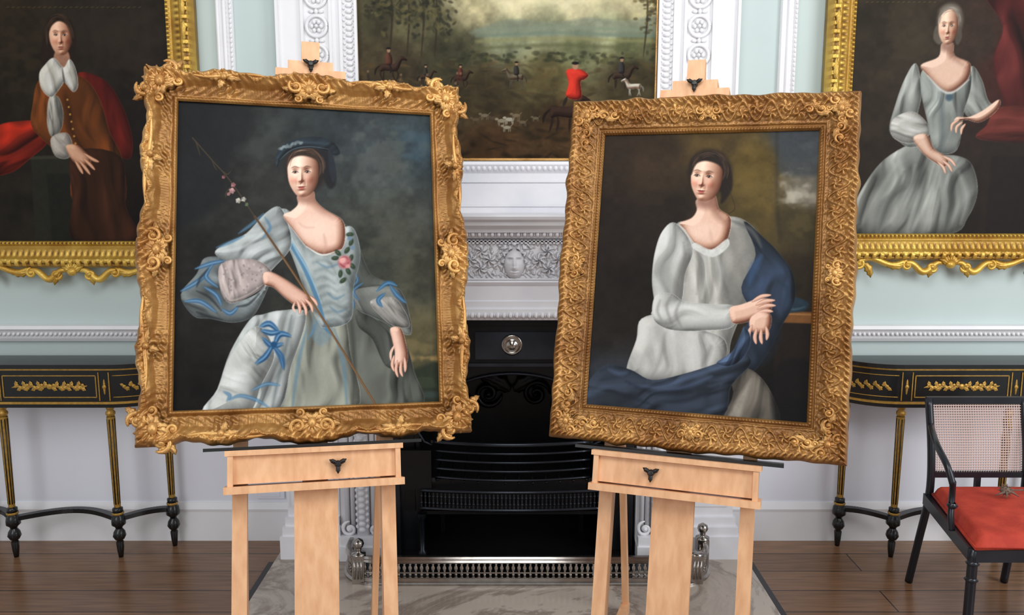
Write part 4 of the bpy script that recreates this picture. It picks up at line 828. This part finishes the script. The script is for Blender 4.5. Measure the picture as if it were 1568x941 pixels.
# ------------------------------------------------------------ easels
def easel(name,T,uc,vt,ut):
    mb=MB();mb.T=T;z0=T[2,3]+T[2,0]*uc;r2z=T[2,1];vf=-z0/r2z
    H=HA if name=='easel' else HB;hw=.262
    mb.box(uc-.33,uc+.33,vt+.0,vt+.010,-.05,.05,1)
    mb.box(uc-hw-.004,uc+hw+.004,vt-.016,vt,-.02,.085)
    mb.box(uc-hw+.02,uc+hw-.02,vt-.10,vt-.016,.055,.07)
    mb.box(uc-hw+.004,uc-hw+.02,vt-.11,vt-.016,-.02,.082);mb.box(uc+hw-.02,uc+hw-.004,vt-.11,vt-.016,-.02,.082)
    mb.box(uc-hw-.006,uc+hw+.006,vt-.128,vt-.106,-.02,.092)
    mb.box(uc-.066,uc+.066,vf+.03,vt-.128,.01,.035)
    mb.box(uc-.04,uc+.04,vt-.128,H-.02,-.062,-.04)
    mb.box(ut-.028,ut+.028,H-.1,H+.115,-.056,-.034)
    mb.box(ut-.115,ut+.115,H+.004,H+.030,-.06,.02);mb.box(ut-.075,ut+.075,H+.030,H+.062,-.05,.015);mb.box(ut-.03,ut+.03,H+.062,H+.14,-.03,.0)
    for sg in(-1,1):
        u=uc+sg*(hw-.035)
        mb.box(u-.022,u+.022,vf+.012,.45,-.056,-.034)
        mb.box(u-.022,u+.022,vf+.012,vt-.128,-.034,.0)
    mb.box(uc-hw+.01,uc+hw-.01,.2,.25,-.056,-.034);mb.box(uc-hw+.01,uc+hw-.01,vf+.12,vf+.17,-.03,.0)
    R=T[:3,:3];O=T[:3,3];mb.T=None
    for sg in(-1,1):
        a=O+R@np.array([uc+sg*(hw-.035),.35,-.07])
        back=-R[:,2].copy();back[2]=0;back/=np.linalg.norm(back)
        f=O+R@np.array([uc+sg*(hw-.035),vf,0]);b_=np.array([f[0],f[1],0])+back*.56;b_[2]=.022
        mb.bar(a,b_,.03,.022,tuple(R[:,0]))
        ff=np.array([f[0],f[1],.028]);bb=b_.copy();bb[2]=.028;mb.bar(ff,bb,.03,.04,(0,0,1))
    def wing(u,v,n):
        mb.T=shift(T,u,v,n)
        mb.lathe([(0,0),(.011,0),(.011,.018),(.007,.022),(0,.022)],(0,0,0),12,1)
        for a in(.5,pi-.5,-pi/2): mb.leaf(0,0,a,.03,.007,.012,.012,0,0,1,1);mb.tube([(0,0,.014),(.022*math.cos(a),.022*math.sin(a),.016)],[.006,.007],8,1)
    wing(uc+.065 if name=='easel' else uc-.07,vt-.055,.07);wing(ut,H+.046,.015)
    return mb.obj(name,[M_beech,M_knob],bevel=.0015)
easel('easel',TA0,.526,-.022,.522);easel('easel.001',TB0,.432,-.022,.420)

# ------------------------------------------------------------ armchair
mb=MB();cx=1.865
def tb(P,r,m=0,k=8,flat=1): mb.tube(cr(np.array(P,float),False,5),r,k,m,flat=flat)
for sg in(-1,1):
    bx=cx+sg*.19;fx=cx+sg*.285
    tb([(bx+sg*.01,-.44,.005),(bx+sg*.003,-.48,.2),(bx,-.53,.42),(bx,-.52,.6),(bx,-.47,.80)],.0155)
    tb([(fx,-1.02,.005),(fx,-1.02,.2),(fx,-1.02,.42)],.017)
    for z in(.06,.30,.36): mb.lathe([(.016,0),(.023,.008),(.016,.016)],(fx,-1.02,z),12)
    tb([(bx,-.505,.70),(bx+sg*.045,-.60,.705),(fx,-.74,.69),(fx+sg*.01,-.83,.65),(fx,-.86,.59)],.0125)
    tb([(fx,-.86,.60),(fx-sg*.012,-.84,.54),(fx-sg*.002,-.86,.47),(fx-sg*.005,-.87,.42)],.011);mb.lathe([(.012,0),(.02,.01),(.012,.02)],(fx-sg*.004,-.86,.50),12)
    mb.bar((bx,-.52,.40),(fx,-1.02,.40),.035,.045)
mb.bar((cx-.19,-.53,.40),(cx+.19,-.53,.40),.03,.045);mb.bar((cx-.285,-1.02,.40),(cx+.285,-1.02,.40),.035,.045)
mb.bar((cx-.2,-.47,.795),(cx+.2,-.47,.795),.02,.028,(0,0,1));mb.bar((cx-.19,-.525,.505),(cx+.19,-.525,.505),.02,.022)
mb.bar((cx,-.528,.42),(cx,-.526,.50),.02,.016,(0,1,0))
for k in range(1,37): x=cx-.18+.36*k/37;mb.tube([(x,-.522,.515),(x,-.506,.64),(x,-.474,.785)],.0026,4,1,caps=False)
for k in range(1,27):
    z=.515+.27*k/27;y=np.interp(z,[.515,.64,.785],[-.522,-.506,-.474]);mb.tube([(cx-.18,y-.002,z),(cx+.18,y-.002,z)],.0026,4,1,caps=False)
ch=mb.obj('armchair',[M_navy,M_cane])
mc=MB();n=30;u,v=np.meshgrid(np.linspace(-1,1,n),np.linspace(0,1,n),indexing='ij')
hw=.185+(.29-.185)*v;e=np.clip((1-abs(u))/.12,0,1)*np.clip(v/.06,0,1)*np.clip((1-v)/.08,0,1)
zt=.425+.045*np.sqrt(np.clip(1-(1-e)**2,0,1))+.012*(1-u*u)*np.sin(pi*v)
mc.grid(np.stack([cx+u*hw,-.545-v*.495,zt],-1));mc.grid(np.stack([cx+u*hw,-.545-v*.495,.424+0*zt],-1))
mc.tube(np.array([(cx-.185,-.545,.43),(cx-.292,-1.042,.43),(cx+.292,-1.042,.43),(cx+.185,-.545,.43)]),.006,6)
cu=mc.obj('seat_cushion',[M_red]);cu.parent=ch
mb=MB();c=np.array([cx-.005,-.72,.512])
mb.ell(c,(.02,.02,.016),0,12,8)
for k in range(40):
    t=k*2.4;ph=math.acos(1-2*(k+.5)/40);d=np.array([math.sin(ph)*math.cos(t),math.sin(ph)*math.sin(t),math.cos(ph)]);mb.tube([c+d*.015,c+d*.028],[.0025,.0004],4,0)
mb.tube([c,c+np.array((.05,.03,-.010)),c+np.array((.12,.05,-.018))],.003,6,0)
for a in(.3,1.2,2.4): mb.tube([c,c+np.array((-.02*math.cos(a),-.02,.0)),c+np.array((-.05*math.cos(a),-.04*math.sin(a),-.015))],[.004,.005,.001],6,0)
mb.obj('dried_teasel',[mat('teasel',(120,98,84),.8,noise=.4,nscale=80)])
mb=MB();mb.box(-1.19,-1.06,-.03,-.0185,.205,.245);mb.box(-1.17,-1.08,-.033,-.03,.215,.235);mb.obj('wall_socket',[M_dado],bevel=.003)
M_rug=mat('rug_wool',(205,198,180),.95,col2=(170,160,140),nscale=60,bump=.3,bscale=200)
mb=MB();mb.box(-3.2,-1.72,-1.9,-.74,0,.008);mb.obj('rug',[M_rug])

# ------------------------------------------------------------ light
w=bpy.data.worlds.new('World');scene.world=w;w.use_nodes=True
bg=w.node_tree.nodes['Background'];bg.inputs[0].default_value=(.93,.965,1,1);bg.inputs[1].default_value=.5
def area(name,loc,tgt,sx,sy,pw,col):
    l=bpy.data.lights.new(name,'AREA');l.shape='RECTANGLE';l.size=sx;l.size_y=sy;l.energy=pw;l.color=col
    o=bpy.data.objects.new(name,l);scene.collection.objects.link(o);o.location=loc
    o.rotation_euler=(Vector(tgt)-Vector(loc)).to_track_quat('-Z','Y').to_euler()
area('window_light',(3.4,-3.0,2.2),(0,-.4,1.0),1.5,2.4,84,(.96,.98,1))
area('window_light.001',(-2.6,-4.4,2.4),(-.2,-.2,1.1),1.6,2.4,46,(.96,.98,1))
area('mantel_fill_light',(.2,-2.9,3.5),(0,0,1.1),2.2,1.2,50,(.98,.98,.98))  # added unseen fill from above to brighten the mantel, not a window
# ------------------------------------------------------------ camera
cam=bpy.data.cameras.new('camera');cam.lens=28.7;cam.sensor_width=36;co=bpy.data.objects.new('camera',cam);scene.collection.objects.link(co)
co.location=(0,-3.66,1.65);co.rotation_euler=(math.radians(90-8.53),0,0);scene.camera=co
